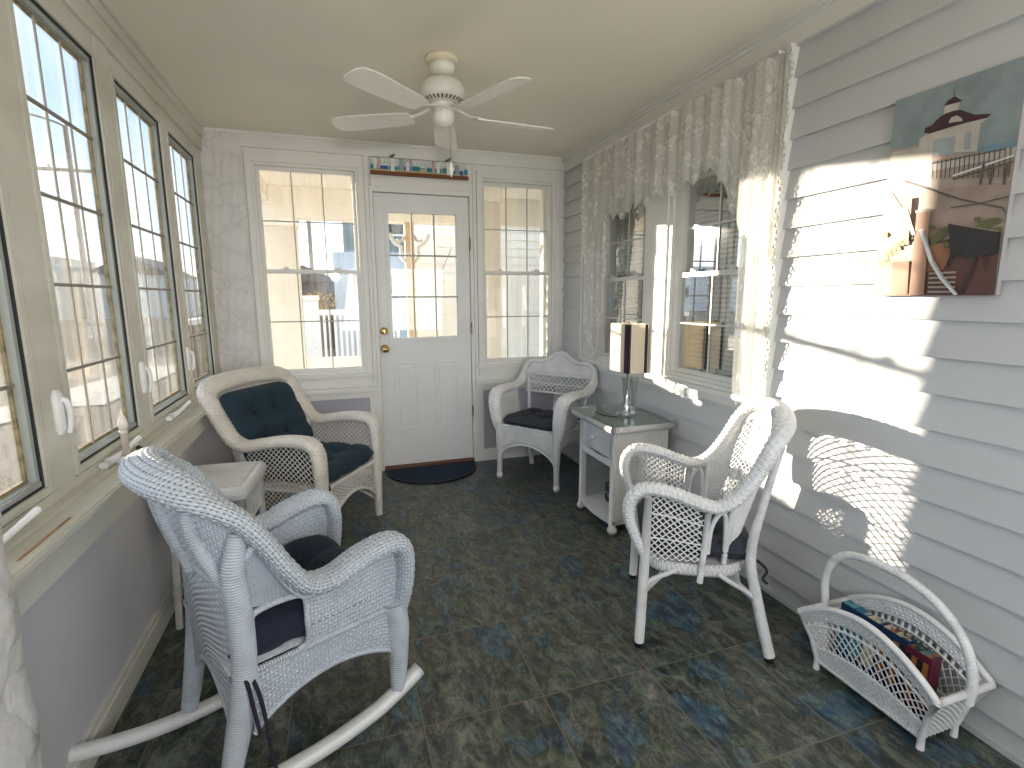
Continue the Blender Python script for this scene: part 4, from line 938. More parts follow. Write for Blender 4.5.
# ------------------------------------------------------------------ photo canvas on the siding
CX = W-.031
T = thing('canvas_print', 'unframed canvas photograph of a pier pavilion with a red-brown roof on the siding', 'wall picture', (0, 0, 0))
Ya, Yb, Za, Zb = -2.670, -3.020, 1.320, 1.940
mb = MB(); mb.box(CX, W-.012, Yb, Ya, Za, Zb); mb.build('canvas', flat('canvas_edge', (.36,.34,.34), .8), T)
def cuv(x, y):
    u = v = .5
    for _ in range(12):
        xl, xr = lerp(62, 93, v), lerp(430, 484, v); u = (x-xl)/(xr-xl)
        yt, yb = lerp(165, 20, u), lerp(730, 715, u); v = (yb-y)/(yb-yt)
    return min(max(u, 0), 1), min(max(v, 0), 1)
cols = dict(sky=(.24,.29,.30), sea=(.17,.27,.32), roof=(.055,.022,.03), wall=(.50,.46,.40), wall2=(.38,.30,.25), pave=(.34,.26,.21), pillar=(.42,.24,.16), leaf=(.12,.13,.05), dark=(.035,.028,.03), brown=(.11,.05,.04), white=(.72,.74,.74), rail=(.11,.09,.08), sand=(.40,.27,.18), planter=(.30,.14,.07), glassc=(.33,.36,.38))
keys = list(cols); cmats = [paint('print_'+k, cols[k], .45, .12, 14, spec=.4) for k in keys]
mb = MB(); lay = [0]
def art(key, pts):
    lay[0] += 1; d = CX-.0004-.00012*lay[0]
    q = [cuv(*p) for p in pts]; mb.poly([(d, lerp(Ya, Yb, u), lerp(Za, Zb, v)) for u, v in q], mi=keys.index(key))
def line(key, pts, w_):
    for (x0, y0), (x1, y1) in zip(pts, pts[1:]):
        L = math.hypot(x1-x0, y1-y0) or 1; nx, ny = -(y1-y0)/L*w_/2, (x1-x0)/L*w_/2
        art(key, [(x0-nx, y0-ny), (x1-nx, y1-ny), (x1+nx, y1+ny), (x0+nx, y0+ny)])
art('sky', [(93,165),(484,20),(430,715),(62,730)])
art('sea', [(330,283),(480,252),(476,300),(330,310)])
art('wall2', [(88,300),(185,280),(200,300),(470,290),(440,520),(70,600)])
art('wall', [(90,308),(190,283),(230,285),(232,395),(80,430)])
for x in (100, 122, 140): art('wall2', [(x,332),(x+13,330),(x+12,350),(x-1,352)])
art('pave', [(80,430),(455,375),(440,560),(68,600)])
art('wall', [(186,262),(215,243),(385,194),(392,190),(368,212),(362,290),(225,300),(186,300)])
art('glassc', [(325,238),(345,233),(343,282),(324,286)]); art('glassc', [(232,262),(300,246),(298,300),(232,306)])
art('roof', [(200,243),(203,230),(222,222),(248,196),(275,180),(310,174),(350,186),(395,183),(385,195),(330,208),(215,246)])
art('wall', [(275,212),(283,196),(300,190),(314,197),(317,205)])
art('wall', [(262,163),(306,149),(303,172),(260,188)])
art('roof', [(258,166),(270,150),(290,137),(302,143),(314,149),(300,154)])
line('roof', [(288,137),(288,122)], 2)
art('wall', [(230,330),(465,275),(462,300),(230,352)])
for k in range(17): x = 236+k*13.5; line('rail', [(x, 322-k*2.9), (x-1, 372-k*.6)], 3)
line('white', [(300,362),(462,300)], 5); line('rail', [(232,330),(440,282)], 3); line('rail', [(300,372),(460,318)], 4)
for x in (385, 410, 445): line('rail', [(x, 325), (x-6, 385)], 7)
line('rail', [(140,385),(250,408),(330,430),(440,452),(455,468)], 5); line('rail', [(300,455),(380,440),(456,418)], 4); line('wall2', [(90,415),(140,465)], 3)
art('sand', [(68,600),(440,545),(430,715),(62,730)])
art('brown', [(240,560),(440,520),(430,715),(235,722)]); art('planter', [(285,560),(310,560),(300,640),(240,650),(240,570)])
for x0, x1, y0, y1 in ((92,195,545,632),(250,306,515,570),(380,440,487,520)):
    for k in range(16):
        x = lerp(x0, x1, ((k*37) % 100)/100); y = lerp(y0, y1, ((k*61) % 100)/100); r_ = 11
        art('leaf', [(x+r_*math.cos(a_*1.26+k), y+r_*.8*math.sin(a_*1.26+k)) for a_ in range(5)])
art('pillar', [(155,435),(182,430),(178,560),(152,560)])
art('planter', [(130,625),(185,620),(185,722),(132,724)])
art('pillar', [(200,475),(243,468),(236,722),(190,724)]); line('wall', [(196,472),(246,463)], 8)
for k in range(5): line('wall2', [(250, 655+k*14), (330, 648+k*15)], 6)
art('dark', [(300,502),(440,522),(440,585),(385,600),(312,590)])
line('dark', [(304,505),(322,580),(298,640)], 7); line('dark', [(378,512),(376,620),(345,716)], 8); line('dark', [(402,590),(408,640)], 5); line('pave', [(310,502),(438,522)], 3); line('dark', [(440,570),(360,602),(315,588)], 8)
line('white', [(165,468),(180,505),(196,540)], 12)
line('white', [(218,522),(235,560),(258,618),(290,665),(335,720)], 15); line('glassc', [(226,528),(243,566),(266,622),(298,668),(340,716)], 4)
mb.build('printed_photo', cmats, T)

# ------------------------------------------------------------------ lace curtain over the two house windows
LX = W-.078
Cn = thing('lace_curtain', 'white lace valance and side panels over the two house windows', 'curtain', (0, 0, 0))
ys0, ys1 = -.45, -2.215
def fold(y, z, amp=.012): return amp*math.sin(y*43+.6*math.sin(z*3)+math.sin(y*17)*1.4)+.004*math.sin(y*97)
botp = [(-.45,1.62),(-.82,1.86),(-.97,1.825),(-1.09,1.865),(-1.22,1.872),(-1.33,1.87),(-1.56,1.88),(-1.68,1.893),(-1.75,1.925),(-1.80,1.935),(-1.84,1.90),(-1.88,1.87),(-1.92,1.83),(-1.96,1.74),(-2.02,1.66),(-2.215,1.45)]
def zb(y):
    for (a, za), (b, zb_) in zip(botp, botp[1:]):
        if b <= y <= a: z = lerp(za, zb_, (y-a)/(b-a)); break
    else: z = 1.6
    t = (y*11.5) % 1.0; return z - .028*(1-abs(2*t-1))**.7 + .012*math.sin(y*71)
n = 520; rows = []
for i in range(n+1):
    y = lerp(ys0, ys1, i/n); r = []
    for j in range(17):
        z = lerp(2.27, zb(y), j/16); r.append((LX+.012+fold(y, z), y, z))
    rows.append(r)
mb = MB(); mb.grid(rows, lambda i, j: ((ys0-lerp(ys0, ys1, i/n))*1.25, lerp(0, .6, j/16))); mb.build('valance', M['lace'], Cn)
def panel(name, yo, yi, z0, z1, side):
    rows = []; n = 90
    for i in range(n+1):
        u = i/n; r = []
        for j in range(41):
            v = j/40; z = lerp(z1, z0, v)
            inner = yi(z); y = lerp(yo, inner, u)
            zz = z + (.02*math.sin(u*26) if j == 40 else 0)
            r.append((LX+.034+fold(y*1.6, z, .010)*(.6+.4*v), y, zz))
        rows.append(r)
    mb = MB(); mb.grid(rows, lambda i, j: (i/n*.55, (z1-z0)*j/40)); return mb.build(name, M['sheer'], Cn)
def li(z):
    pts = [(.72,-.60),(.80,-.66),(.98,-.685),(1.23,-.715),(1.43,-.75),(1.63,-.80),(1.85,-.815),(2.3,-.83)]
    for (a, ya), (b, yb) in zip(pts, pts[1:]):
        if a <= z <= b: return lerp(ya, yb, (z-a)/(b-a))
    return -.6 if z < .72 else -.83
def ri(z):
    pts = [(.80,-2.06),(.90,-2.04),(1.07,-2.04),(1.48,-2.035),(1.63,-2.015),(1.73,-1.965),(2.3,-1.94)]
    for (a, ya), (b, yb) in zip(pts, pts[1:]):
        if a <= z <= b: return lerp(ya, yb, (z-a)/(b-a))
    return -2.05
panel('side_panel', -.45, li, .89, 2.26, -1); panel('side_panel', -2.20, ri, .84, 2.26, 1)
rows = []
for i in range(13):      # plain white lining drawn to the casing edge
    rows.append([(LX+.045+.004*math.sin(i*1.1), lerp(-2.16, -2.222, i/12)+(.035*(j/20-.5) if i < 3 else 0)*-.6, lerp(2.24, .86, j/20)) for j in range(21)])
mb = MB(); mb.grid(rows); mb.build('lining_strip', fabric('white_lining', (.72,.70,.66), 300, .8, .9), Cn)
mb = MB()                # crocheted ring edging along the outer edge
for k in range(46):
    z = .98+k*.0285; y = -2.228+.010*math.sin(k*1.15)+(.028*max(0, (z-1.55))**1.0)*-1
    ring = [(LX+.030, y+.0095*math.cos(a_*PI/5), z+.0115*math.sin(a_*PI/5)) for a_ in range(10)]
    mb.tube(ring, .0034, seg=4, closed=True)
mb.build('ring_edging', flat('lace_cotton', (.78,.77,.73), .9), Cn)
mb = MB(); mb.tube([(LX+.014, -.43, 2.272), (LX+.014, -2.20, 2.272)], .008, seg=8); mb.tube([(LX+.014, -.43, 2.272), (W-.02, -.43, 2.272)], .006, seg=6); mb.tube([(LX+.014, -2.20, 2.272), (W-.02, -2.20, 2.272)], .006, seg=6); mb.build('curtain_rod', M['pvc'], Cn)

# ------------------------------------------------------------------ night stand, lamp, jar
NX, NY = 2.335, -1.36
Ns_ = thing('wicker_nightstand', 'white wicker night stand with glass top and one drawer between two chairs', 'side table', (NX, NY, 0))
wvn = M['wvb']; hx, hy = .165, .205; zt = .605
mb = MB(); ww = [(-hx, -hy), (hx, -hy), (hx, hy), (-hx, hy)]
def ribbed(mb, p0, p1, z0, z1, t=.012, pitch=.0125):
    d = Vector((p1[0]-p0[0], p1[1]-p0[1], 0)); L = d.length; d.normalize(); nrm = Vector((-d.y, d.x, 0)); n = int(L/pitch*4)
    f = [[Vector((p0[0], p0[1], 0))+d*(L*i/n)+nrm*(-t/2-.0016*abs(math.sin(PI*i/4)))+Vector((0, 0, lerp(z0, z1, j/2))) for j in range(3)] for i in range(n+1)]
    b = [[Vector((p0[0], p0[1], 0))+d*(L*i/n)+nrm*(t/2)+Vector((0, 0, lerp(z0, z1, j/2))) for j in range(3)] for i in range(n+1)]
    mb.grid(f, lambda i, j: (L*i/n, (z1-z0)*j/2)); mb.grid([r[::-1] for r in b])
    mb.poly([f[0][0], f[-1][0], b[-1][0], b[0][0]]); mb.poly([f[0][-1], b[0][-1], b[-1][-1], f[-1][-1]])
    mb.poly([f[0][0], b[0][0], b[0][-1], f[0][-1]]); mb.poly([f[-1][0], f[-1][-1], b[-1][-1], b[-1][0]])
for nm_, p0, p1 in (('side_panel', (-hx, -hy), (hx, -hy)), ('side_panel', (hx, hy), (-hx, hy)), ('back_panel', (hx, -hy), (hx, hy))):
    mb = MB(); ribbed(mb, p0, p1, .075, zt); mb.build(nm_, wvn, Ns_)
for y0, y1 in ((-hy, -hy+.026), (hy-.026, hy)):
    mb = MB(); mb.box(-hx-.008, -hx+.02, y0, y1, .05, zt); mb.tube([(-hx-.008, (y0+y1)/2, .05), (-hx-.008, (y0+y1)/2, zt)], .012, seg=8); mb.build('front_stile', M['cane'], Ns_)
mb = MB(); mb.prism([(hx, -hy), (hx, hy), (-hx-.004, hy), (-hx-.022, hy*.5), (-hx-.028, 0), (-hx-.022, -hy*.5), (-hx-.004, -hy)], lambda a, d, z: (a, z, d), .055, .085); mb.build('lower_shelf', M['cane'], Ns_)
mb = MB(); mb.prism([(-hy+.02, .385), (hy-.02, .385), (hy-.02, .435), (hy*.5, .420), (0, .412), (-hy*.5, .420), (-hy+.02, .435)][::1], lambda a, d, z: (d, a, z), -hx-.006, -hx+.012) ; mb.build('drawer_rail', M['cane'], Ns_)
mb = MB(); ribbed(mb, (-hx-.004, hy-.032), (-hx-.004, -hy+.032), .445, .585, .012); mb.box(-hx, hx-.02, -hy+.03, hy-.03, .43, .44); dr = mb.build('drawer', wvn, Ns_)
mb = MB(); mb.lathe([(0, -.034), (.010, -.032), (.014, -.024), (.009, -.014), (.006, -.006), (.006, 0)], (-hx-.008, 0, .515), 14, 'x'); mb.build('drawer_knob', M['cane'], dr)
mb = MB(); mb.tube([(-.198, -.246, .615), (.155, -.246, .615), (.155, .246, .615), (-.198, .246, .615), (-.198, -.246, .615)], .0215, seg=10, caps=False); mb.box(-.20, .16, -.25, .25, .600, .634); mb.build('woven_top', M['wvs'], Ns_)
mb = MB(); mb.box(-.222, .178, -.270, .270, .6375, .6435); mb.build('glass_top', M['tableglass'], Ns_)
for x in (-hx, hx-.02):
    for y in (-hy+.01, hy-.01):
        mb = MB(); mb.lathe([(0, 0), (.016, .001), (.027, .016), (.028, .032), (.018, .046), (.020, .056), (0, .058)], (x, y, 0), 14); mb.build('ball_foot', M['cane'], Ns_)
t = thing('glass_jar', 'dark teal glass jar on the open shelf of the night stand', 'jar', (2.30, -1.30, .0851))
dg = flat('dark_teal_glass', (.015,.04,.05), .12, .7)
mb = MB(); mb.lathe([(0,0),(.030,0),(.036,.012),(.036,.040),(.024,.052),(.022,.058),(.034,.07),(.034,.088),(0,.09)], (0,0,0), 18); mb.build('jar_body', dg, t)
mb = MB(); mb.lathe([(0,.09),(.032,.09),(.034,.112),(.018,.120),(0,.122)], (0,0,0), 18); mb.build('jar_lid', dg, t)

L = thing('table_lamp', 'table lamp with dark-striped rectangular shade and clear crystal base', 'table lamp', (2.335, -1.395, .6436))
mb = MB(); mb.box(-.045, .045, -.05, .05, 0, .012); mb.build('base_plate', M['chrome'], L)
mb = MB(); mb.prism([(-.060, .215), (-.035, .012), (-.012, .012), (-.012, .215)], lambda a, d, z: (.3*a+.01, -a*1.0+.0+d, z), -.012, .012); mb.build('crystal_slab', M['crystal'], L)
mb = MB(); mb.prism([(.060, .225), (.040, .012), (.012, .012), (.012, .225)], lambda a, d, z: (.3*a+.01, -a*1.0+d, z), -.012, .012); mb.build('crystal_slab', M['crystal'], L)
mb = MB(); mb.tube([(0,0,.012),(0,0,.25)], .006, seg=8); mb.lathe([(0,.012),(.02,.012),(.012,.03),(.016,.05),(.007,.065)], (0,0,0), 12); mb.build('lamp_stem', M['chrome'], L)
mb = MB(); mb.tube(spline([(-.03,.0,.006),(-.10,-.04,.004),(-.14,.03,.003),(-.13,.13,.003)], 6), .0028, seg=5); mb.build('lamp_cord', M['cord'], L)
shade_w = flat('cream_shade_cloth', (.80,.74,.62), .85); shade_d = flat('dark_stripe_cloth', (.045,.03,.045), .85)
def shade_mat(name, col):
    m, nt, out = nm(name); a = N(nt, 'ShaderNodeBsdfDiffuse'); a.inputs[0].default_value = c4(col); b = N(nt, 'ShaderNodeBsdfTranslucent'); b.inputs[0].default_value = c4(col)
    mx = N(nt, 'ShaderNodeMixShader'); mx.inputs[0].default_value = .4; nt.links.new(a.outputs[0], mx.inputs[1]); nt.links.new(b.outputs[0], mx.inputs[2]); nt.links.new(mx.outputs[0], out.inputs[0]); return m
sm = shade_mat('cream_lamp_cloth', (.86,.80,.68))
x0, x1, y0, y1, z0, z1 = -.060, .070, -.10, .105, .255, .526
mb = MB(); t_ = .004
for (a, b, c, d) in ((x0, x0+t_, y0, y1), (x1-t_, x1, y0, y1), (x0, x1, y0, y0+t_), (x0, x1, y1-t_, y1)): mb.box(a, b, c, d, z0, z1)
sh = mb.build('lamp_shade', sm, L)
for (a, b, c, d) in ((x0-.0015, x0+.001, y0-.0015, y0+.042), (x0-.0015, x0+.014, y0-.0015, y0+.001), (x1-.028, x1-.010, y0-.0015, y0+.001), (x1-.028, x1-.01, y1-.001, y1+.0015)):
    mb = MB(); mb.box(a, b, c, d, z0, z1); mb.build('dark_stripe', shade_d, sh)
mb = MB(); mb.tube([(x0, 0, z1-.02), (x1, 0, z1-.02)], .002, seg=4); mb.tube([(0,0,.25),(0,0,z1-.02)], .004, seg=6); mb.build('shade_support', M['chrome'], L)
mb = MB(); mb.lathe([(0,.30),(.012,.30),(.014,.33),(.030,.37),(.030,.40),(.018,.425),(0,.432)], (0,0,0), 14); mb.build('bulb', M['bulb'], L)

# ------------------------------------------------------------------ small wicker table behind the rocker
t = thing('wicker_side_table', 'small white wicker side table against the left wall, between armchair and rocking chair', 'side table', (.245, -1.575, 0), math.radians(-4))
hx, hy = .160, .195
out = [(-hx,-hy+.05),(-hx+.04,-hy),(hx-.04,-hy),(hx,-hy+.05),(hx,hy-.05),(hx-.04,hy),(-hx+.04,hy),(-hx,hy-.05)]
mb = MB()
rows = []
for s_, z in ((1.0, .528), (1.02, .545), (1.0, .563), (.93, .573), (.5, .577), (.0, .578)):
    ring = spline([(x*s_, y*s_, z) for x, y in out], 5, closed=True); rows.append(ring)
mb.grid(rows, lambda i, j: (j*.03, i*.03), cv=True)
P2 = [[Vector((lerp(-hx+.03, hx-.03, i/30), lerp(-hy+.03, hy-.03, j/40), .5785+.0016*math.cos(PI*i/2)*math.cos(PI*j/2))) for j in range(41)] for i in range(31)]
mb.grid(P2, lambda i, j: (i*.0105, j*.0095)); mb.build('table_top', wick('table_top_weave', (.76,.765,.77), .012, .007, 0, depth=.003), t)
fnp = [lambda u, v: Vector((lerp(-hx+.03, hx-.03, u), -hy+.03, lerp(.385, .530, v))), lambda u, v: Vector((hx-.03, lerp(-hy+.03, hy-.03, u), lerp(.385, .530, v))), lambda u, v: Vector((lerp(hx-.03, -hx+.03, u), hy-.03, lerp(.385, .530, v))), lambda u, v: Vector((-hx+.03, lerp(hy-.03, -hy+.03, u), lerp(.385, .530, v)))]
for f_ in fnp:
    mb = MB(); mb.lattice(f_, .35, .145, .03, .003, 1.0, step=.05); mb.tube([f_(0, 0), f_(1, 0)], .007, seg=6); mb.build('apron_lattice', M['cane'], t)
for x in (-hx+.03, hx-.03):
    for y in (-hy+.03, hy-.03): mb = MB(); mb.tube([(x, y, .535), (x, y, .3), (x*1.08, y*1.06, 0)], [.016, .015, .013], seg=10); mb.build('leg', M['wrap'], t)
mb = MB(); mb.box(-hx+.04, hx-.04, -hy+.04, hy-.04, .17, .182); mb.build('lower_shelf', M['wv'], t)

# ------------------------------------------------------------------ magazine rack
K = thing('magazine_rack', 'white wicker magazine rack with a hoop handle on the floor by the siding wall', 'magazine rack', (2.405, -2.925, 0))
def side(s):       # s=-1 faces the room
    def f(u, v):
        yb = lerp(.178, -.178, u); yt = lerp(.226, -.232, u); zt = .205+.10*math.sin(PI*u)**.85
        y = lerp(yb, yt, v**1.6); x = s*lerp(.072, .118 if s < 0 else .108, v**1.3)
        return Vector((x, y, lerp(.035, zt, v)))
    return f
for s in (-1, 1):
    f = side(s)
    mb = MB(); mb.sheet(lambda u, v: f(u, v*.30), 40, 6, .006, .37, .075, weave=(.0095, .012, .0016)); mb.build('lower_weave', M['gww'], K)
    mb = MB(); mb.lattice(lambda u, v: f(u, .30+v*.42), .42, .12, .0255, .0022, .62, step=.03); mb.build('diamond_lattice', M['cane'], K)
    mb = MB()
    for v in (.30, .72, .82): mb.tube([f(k/30, v) for k in range(31)], .0042, seg=6)
    for k in range(19): mb.tube([f((k+.5)/19, .72), f((k+.5)/19, .82)], .0055, seg=4)
    mb.build('open_row', M['cane'], K)
    mb = MB(); mb.sheet(lambda u, v: f(u, .82+v*.18), 40, 4, .009, .5, .05, weave=(.0095, .011, .0018)); mb.tube([f(k/40, 1.0) for k in range(41)], .0105, seg=8); mb.build('rolled_edge', M['gww'], K)
    mb = MB(); mb.tube([f(k/20, 0) for k in range(21)], .008, seg=6); mb.build('base_rail', M['wrap'], K)
fA, fB = side(-1), side(1)
for u in (0, 1):
    g = lambda a, v: fA(u, v).lerp(fB(u, v), a)
    mb = MB(); mb.sheet(g, 14, 14, .007, .2, .2, weave=(.012, .010, .0016)); mb.build('end_panel', M['gww'], K)
    mb = MB(); mb.tube([g(k/8, 1) for k in range(9)], .011, seg=8); mb.build('end_rail', M['wrap'], K)
    for s_, f in ((-1, fA), (1, fB)):
        mb = MB(); p = f(u, 0); mb.tube([(p.x, p.y, .0), (p.x, p.y, .04), tuple(f(u, .5)), tuple(f(u, 1))], [.011, .010, .009, .009], seg=8); mb.build('corner_post', M['wrap'], K)
mb = MB(); mb.box(-.07, .07, -.175, .175, .030, .040); mb.build('rack_bottom', M['wv'], K)
hp = [(.0, .222, .19), (.0, .236, .30), (.0, .212, .385), (.0, .15, .437), (.0, .04, .455), (.0, -.06, .448), (.0, -.15, .41), (.0, -.215, .34), (.0, -.240, .26), (.0, -.238, .18)]
mb = MB(); mb.tube(spline(hp, 7), .0135, seg=10); mb.build('hoop_handle', wrapm('smooth_wrapped_handle', (.76,.765,.77), .009, depth=.0008), K)
# magazines standing in it
def book(name, label, x, y, dx, dy, h, lean, mats, cells, seed):
    b = thing(name, label, 'book', (x, y, .041), 0, 'books in the rack'); rr = random.Random(seed)
    Mx = Matrix.Rotation(lean, 4, 'Y')
    q = lambda a, d, z: tuple(Mx @ Vector((a, d, z)))
    mb = MB(); mb.box(-dx/2, dx/2, -dy/2, dy/2, 0, h, M=q); co_ = mb.build('cover', mats[0], b)
    mb = MB(); n = cells
    for k in range(n):       # printed pictures along the spine
        y0_ = lerp(dy/2-.004, -dy/2+.004, k/n); y1_ = lerp(dy/2-.004, -dy/2+.004, (k+.9)/n)
        mb.box(-dx/2+.003, dx/2-.003, y1_, y0_, h, h+.0006, M=q, mi=1+k % (len(mats)-1))
        for j in range(7):
            yy = lerp(y0_, y1_, rr.random()*.8); xx = rr.uniform(-dx/2+.006, dx/2-.012)
            mb.box(xx, xx+rr.uniform(.004, .010), yy, yy-.008, h+.0006, h+.0010, M=q, mi=1+rr.randrange(len(mats)-1))
        mb.box(-dx/2-.0006, -dx/2, y1_, y0_, h*.25, h*.9, M=q, mi=1+(k*2+1) % (len(mats)-1))
    mb.build('printed_spine', mats, co_)
bk = dict(teal=flat('ink_teal', (.01,.15,.22), .35), navy=flat('ink_navy', (.008,.03,.09), .35), cream=flat('ink_cream', (.52,.46,.32), .4), orange=flat('ink_orange', (.33,.13,.03), .4), maroon=flat('ink_maroon', (.10,.012,.03), .35), green=flat('ink_green', (.01,.08,.05), .4), aqua=flat('ink_aqua', (.08,.30,.36), .4), black=flat('ink_black', (.012,.012,.015), .4))
book('paperback', 'teal book with seaside pictures on its spine, in the far end of the rack', 2.395, -2.845, .040, .14, .225, .05, [bk['navy'], bk['aqua'], bk['teal'], bk['cream']], 3, 1)
book('paperback', 'book with cream and orange picture strips, in the middle of the rack', 2.395, -2.960, .040, .085, .225, .05, [bk['navy'], bk['cream'], bk['orange'], bk['cream'], bk['black']], 4, 2)
book('paperback', 'dark maroon and green book in the near end of the rack', 2.395, -3.036, .046, .075, .215, .05, [bk['maroon'], bk['green'], bk['black'], bk['aqua'], bk['orange']], 4, 3)

# ------------------------------------------------------------------ electric candle on the sill
t = thing('window_candle', 'small electric candle with a flame bulb on the left window sill', 'electric candle', (.060, -1.945, .772))
mb = MB(); mb.lathe([(0,0),(.032,0),(.034,.006),(.022,.014),(.012,.020),(0,.020)], (0,0,0), 18); mb.build('candle_base', M['pvc'], t)
mb = MB(); mb.lathe([(0,.018),(.0105,.018),(.0105,.098),(.013,.100),(.013,.108),(0,.108)], (0,0,0), 14); mb.build('candle_stick', M['candle'], t)
mb = MB(); mb.lathe([(0,.106),(.010,.108),(.0155,.128),(.013,.145),(.006,.163),(.002,.182),(0,.186)], (0,0,0), 14); mb.build('flame_bulb', M['bulb'], t)

# ------------------------------------------------------------------ outdoors
mb = MB(); mb.box(-.16, 6, .121, 3.2, -.12, -.0); mb.box(-.2, 6, .12, 3.2, -.9, -.12); struct(mb, 'porch_floor', M['creamc'])
mb = MB(); mb.box(-.1, 6, .12, 2.35, 2.46, 2.56); mb.box(.03, .17, .12, 2.2, 2.30, 2.46)
mb.box(-.1, 6, 2.08, 2.32, 2.15, 2.46)
struct(mb, 'porch_ceiling', M['creamc'])
t = thing('porch_column', 'wide cream stucco column outside the window left of the door', 'column', (.265, 2.2, 0))  # real column; its leftward width and hidden rear stub are added to block low sun
mb = MB(); mb.box(-.345, .155, -.12, .12, .0, 2.15); mb.box(-.345, .10, .12, .98, .0, 2.55); mb.build('shaft', M['cream'], t)
mb = MB(); mb.box(-.36, .17, -.135, .135, 2.06, 2.149); mb.build('capital', M['creamc'], t)
t = thing('porch_column', 'cream column seen at the left edge of the right-hand back window', 'column', (2.62, 1.55, 0))
mb = MB(); mb.box(-.44, -.16, -.1, .1, 0, 2.46); mb.build('shaft', M['cream'], t)
mb = MB(); mb.box(-.46, -.14, -.12, .12, 2.3, 2.459); mb.build('capital', M['creamc'], t)
mb = MB(); mb.box(.421, 1.42, 2.14, 2.26, 0, .66); struct(mb, 'porch_parapet', M['creamc'])
# tan gingerbread post through the door glass
t = thing('porch_post', 'tan wooden porch post with white brackets seen through the door glass', 'post', (1.60, 2.15, 0))
mb = MB(); mb.box(-.055, .045, -.05, .05, .0, 2.149); mb.build('shaft', M['tan'], t)
mb = MB()
for s_ in (-1, 1):
    mb.tube(spline([(s_*.05, 0, 1.72), (s_*.10, 0, 1.78), (s_*.10, 0, 1.88), (s_*.17, 0, 1.93), (s_*.22, 0, 2.03)], 5), .022, seg=6)
    mb.tube(spline([(s_*.05, 0, 2.02), (s_*.09, 0, 1.95), (s_*.15, 0, 1.96)], 5), .018, seg=6)
mb.build('bracket', M['extpvc'], t)
# house walls right of the porch
mb = MB()
siding(mb, MB_back, 1.75, 5.5, 0, 2.46, .11, 0, .011)
mb2 = [(a, 2.6, z) for a, z in ()]
mbx = MB(); siding(mbx, lambda a, d, z: (a, 3.05+d, z), 1.66, 5.6, 0, 2.6, .11, 0, .011); mbx.box(1.66, 5.6, 3.052, 3.12, 0, 3.4)
mbx.box(1.66, 1.72, 3.03, 3.05, 0, 2.6)
mbx.box(2.62, 2.72, .12, .55, 0, 2.46); siding(mbx, lambda a, d, z: (2.62+d, a, z), .12, .55, 0, 2.46, .1155, 0, .011)
mbx.box(2.585, 2.64, .55, .62, 0, 2.46)
struct(mbx, 'porch_wall', M['extw'])
mbx = MB(); mbx.tube([(1.75, 3.0, 1.0), (1.95, 2.98, 1.3), (2.25, 2.98, 1.95)], .006, seg=5)
tag(mbx.build('slack_cord', M['housebl']), 'thin grey cord slanting across the white siding behind the door glass', 'cord')
# white picket railing farther out
t = thing('deck_railing', 'white baluster railing outside the window left of the door', 'railing', (0, 4.6, 0))
mb = MB(); mb.box(.3, 1.75, -.04, .04, 1.06, 1.14); mb.build('top_rail', M['extpvc'], t)
mb = MB(); mb.box(.3, 1.75, -.03, .03, .22, .32); mb.build('bottom_rail', M['extpvc'], t)
for k in range(18):
    x = .34+k*.08; mb = MB(); mb.box(x-.02, x+.02, -.02, .02, .32, 1.06); mb.build('baluster', M['extpvc'], t)
mb = MB(); mb.box(-.2, 2.2, -.3, .3, -.9, .2); mb.build('deck_edge', M['extpvc'], t)
t = thing('deck_gate', 'white boarded gate beyond the railing at the left of the sky gap', 'gate', (.30, 5.6, 0))
mb = MB(); mb.box(-.6, .18, -.02, .02, -.4, 1.28); mb.build('gate_boards', M['extpvc'], t)
mb = MB(); mb.box(-.6, .20, -.05, .02, 1.28, 1.36); mb.build('gate_cap', M['cream'], t)
# neighbouring houses
def house(name, label, x0, x1, y0, y1, z0, z1, wall, wins=(), roof=None):
    t = thing(name, label, 'house', ((x0+x1)/2, (y0+y1)/2, z0)); hx, hy = (x1-x0)/2, (y1-y0)/2; h = z1-z0
    mb = MB(); mb.box(-hx, hx, -hy, hy, 0, h); mb.build('walls', wall, t)
    if roof:
        mb = MB(); mb.prism([(-hx-.2, h), (hx+.2, h), (0, h+roof)], lambda a, d, z: (a, d, z), -hy-.2, hy+.2); mb.build('roof', M['roofd'], t)
    for (fx, fz, w, hh) in wins:
        mb = MB(); cx = lerp(-hx, hx, fx); mb.box(cx-w/2, cx+w/2, -hy-.03, -hy+.02, fz, fz+hh); wn = mb.build('window', M['win'], t)
        mb = MB(); frame_ring(mb, lambda a, d, z: (a, -hy+d, z), cx-w/2-.07, cx+w/2+.07, fz-.07, fz+hh+.07, .07, -.05, .0); mb.build('window_trim', M['extpvc'], wn)
    return t
house('neighbour_house', 'blue-grey house beyond the white railing, left of the door', .75, 4.2, 12, 16, -.9, 2.6, M['housebl'], [(.2, 2.35, .35, .55), (.42, 2.35, .35, .55), (.64, 2.35, .35, .55), (.86, 2.35, .35, .55)])
house('neighbour_house', 'tall dark slate house with a pale blue gable, left of the door', 1.15, 5.5, 17, 20, -.9, 5.6, M['housedk'], [(.3, 4.6, .8, .9), (.5, 4.6, .8, .9)])
house('neighbour_house', 'pale blue gabled house at the top of the window left of the door', 2.3, 8.5, 24, 28, -.9, 8.4, M['housebl'], [(.15, 5.8, 1.0, 1.2)], 1.6)
house('small_shed', 'low brown shed with an ochre bush beside it, far beyond the gate', -1.9, .9, 20.5, 23, -.9, 2.0, M['roofd'], [], .7)
t = thing('ochre_bush', 'ochre autumn bush over the white gate', 'bush', (.42, 8.2, -.9))
mb = MB(); rr = random.Random(3)
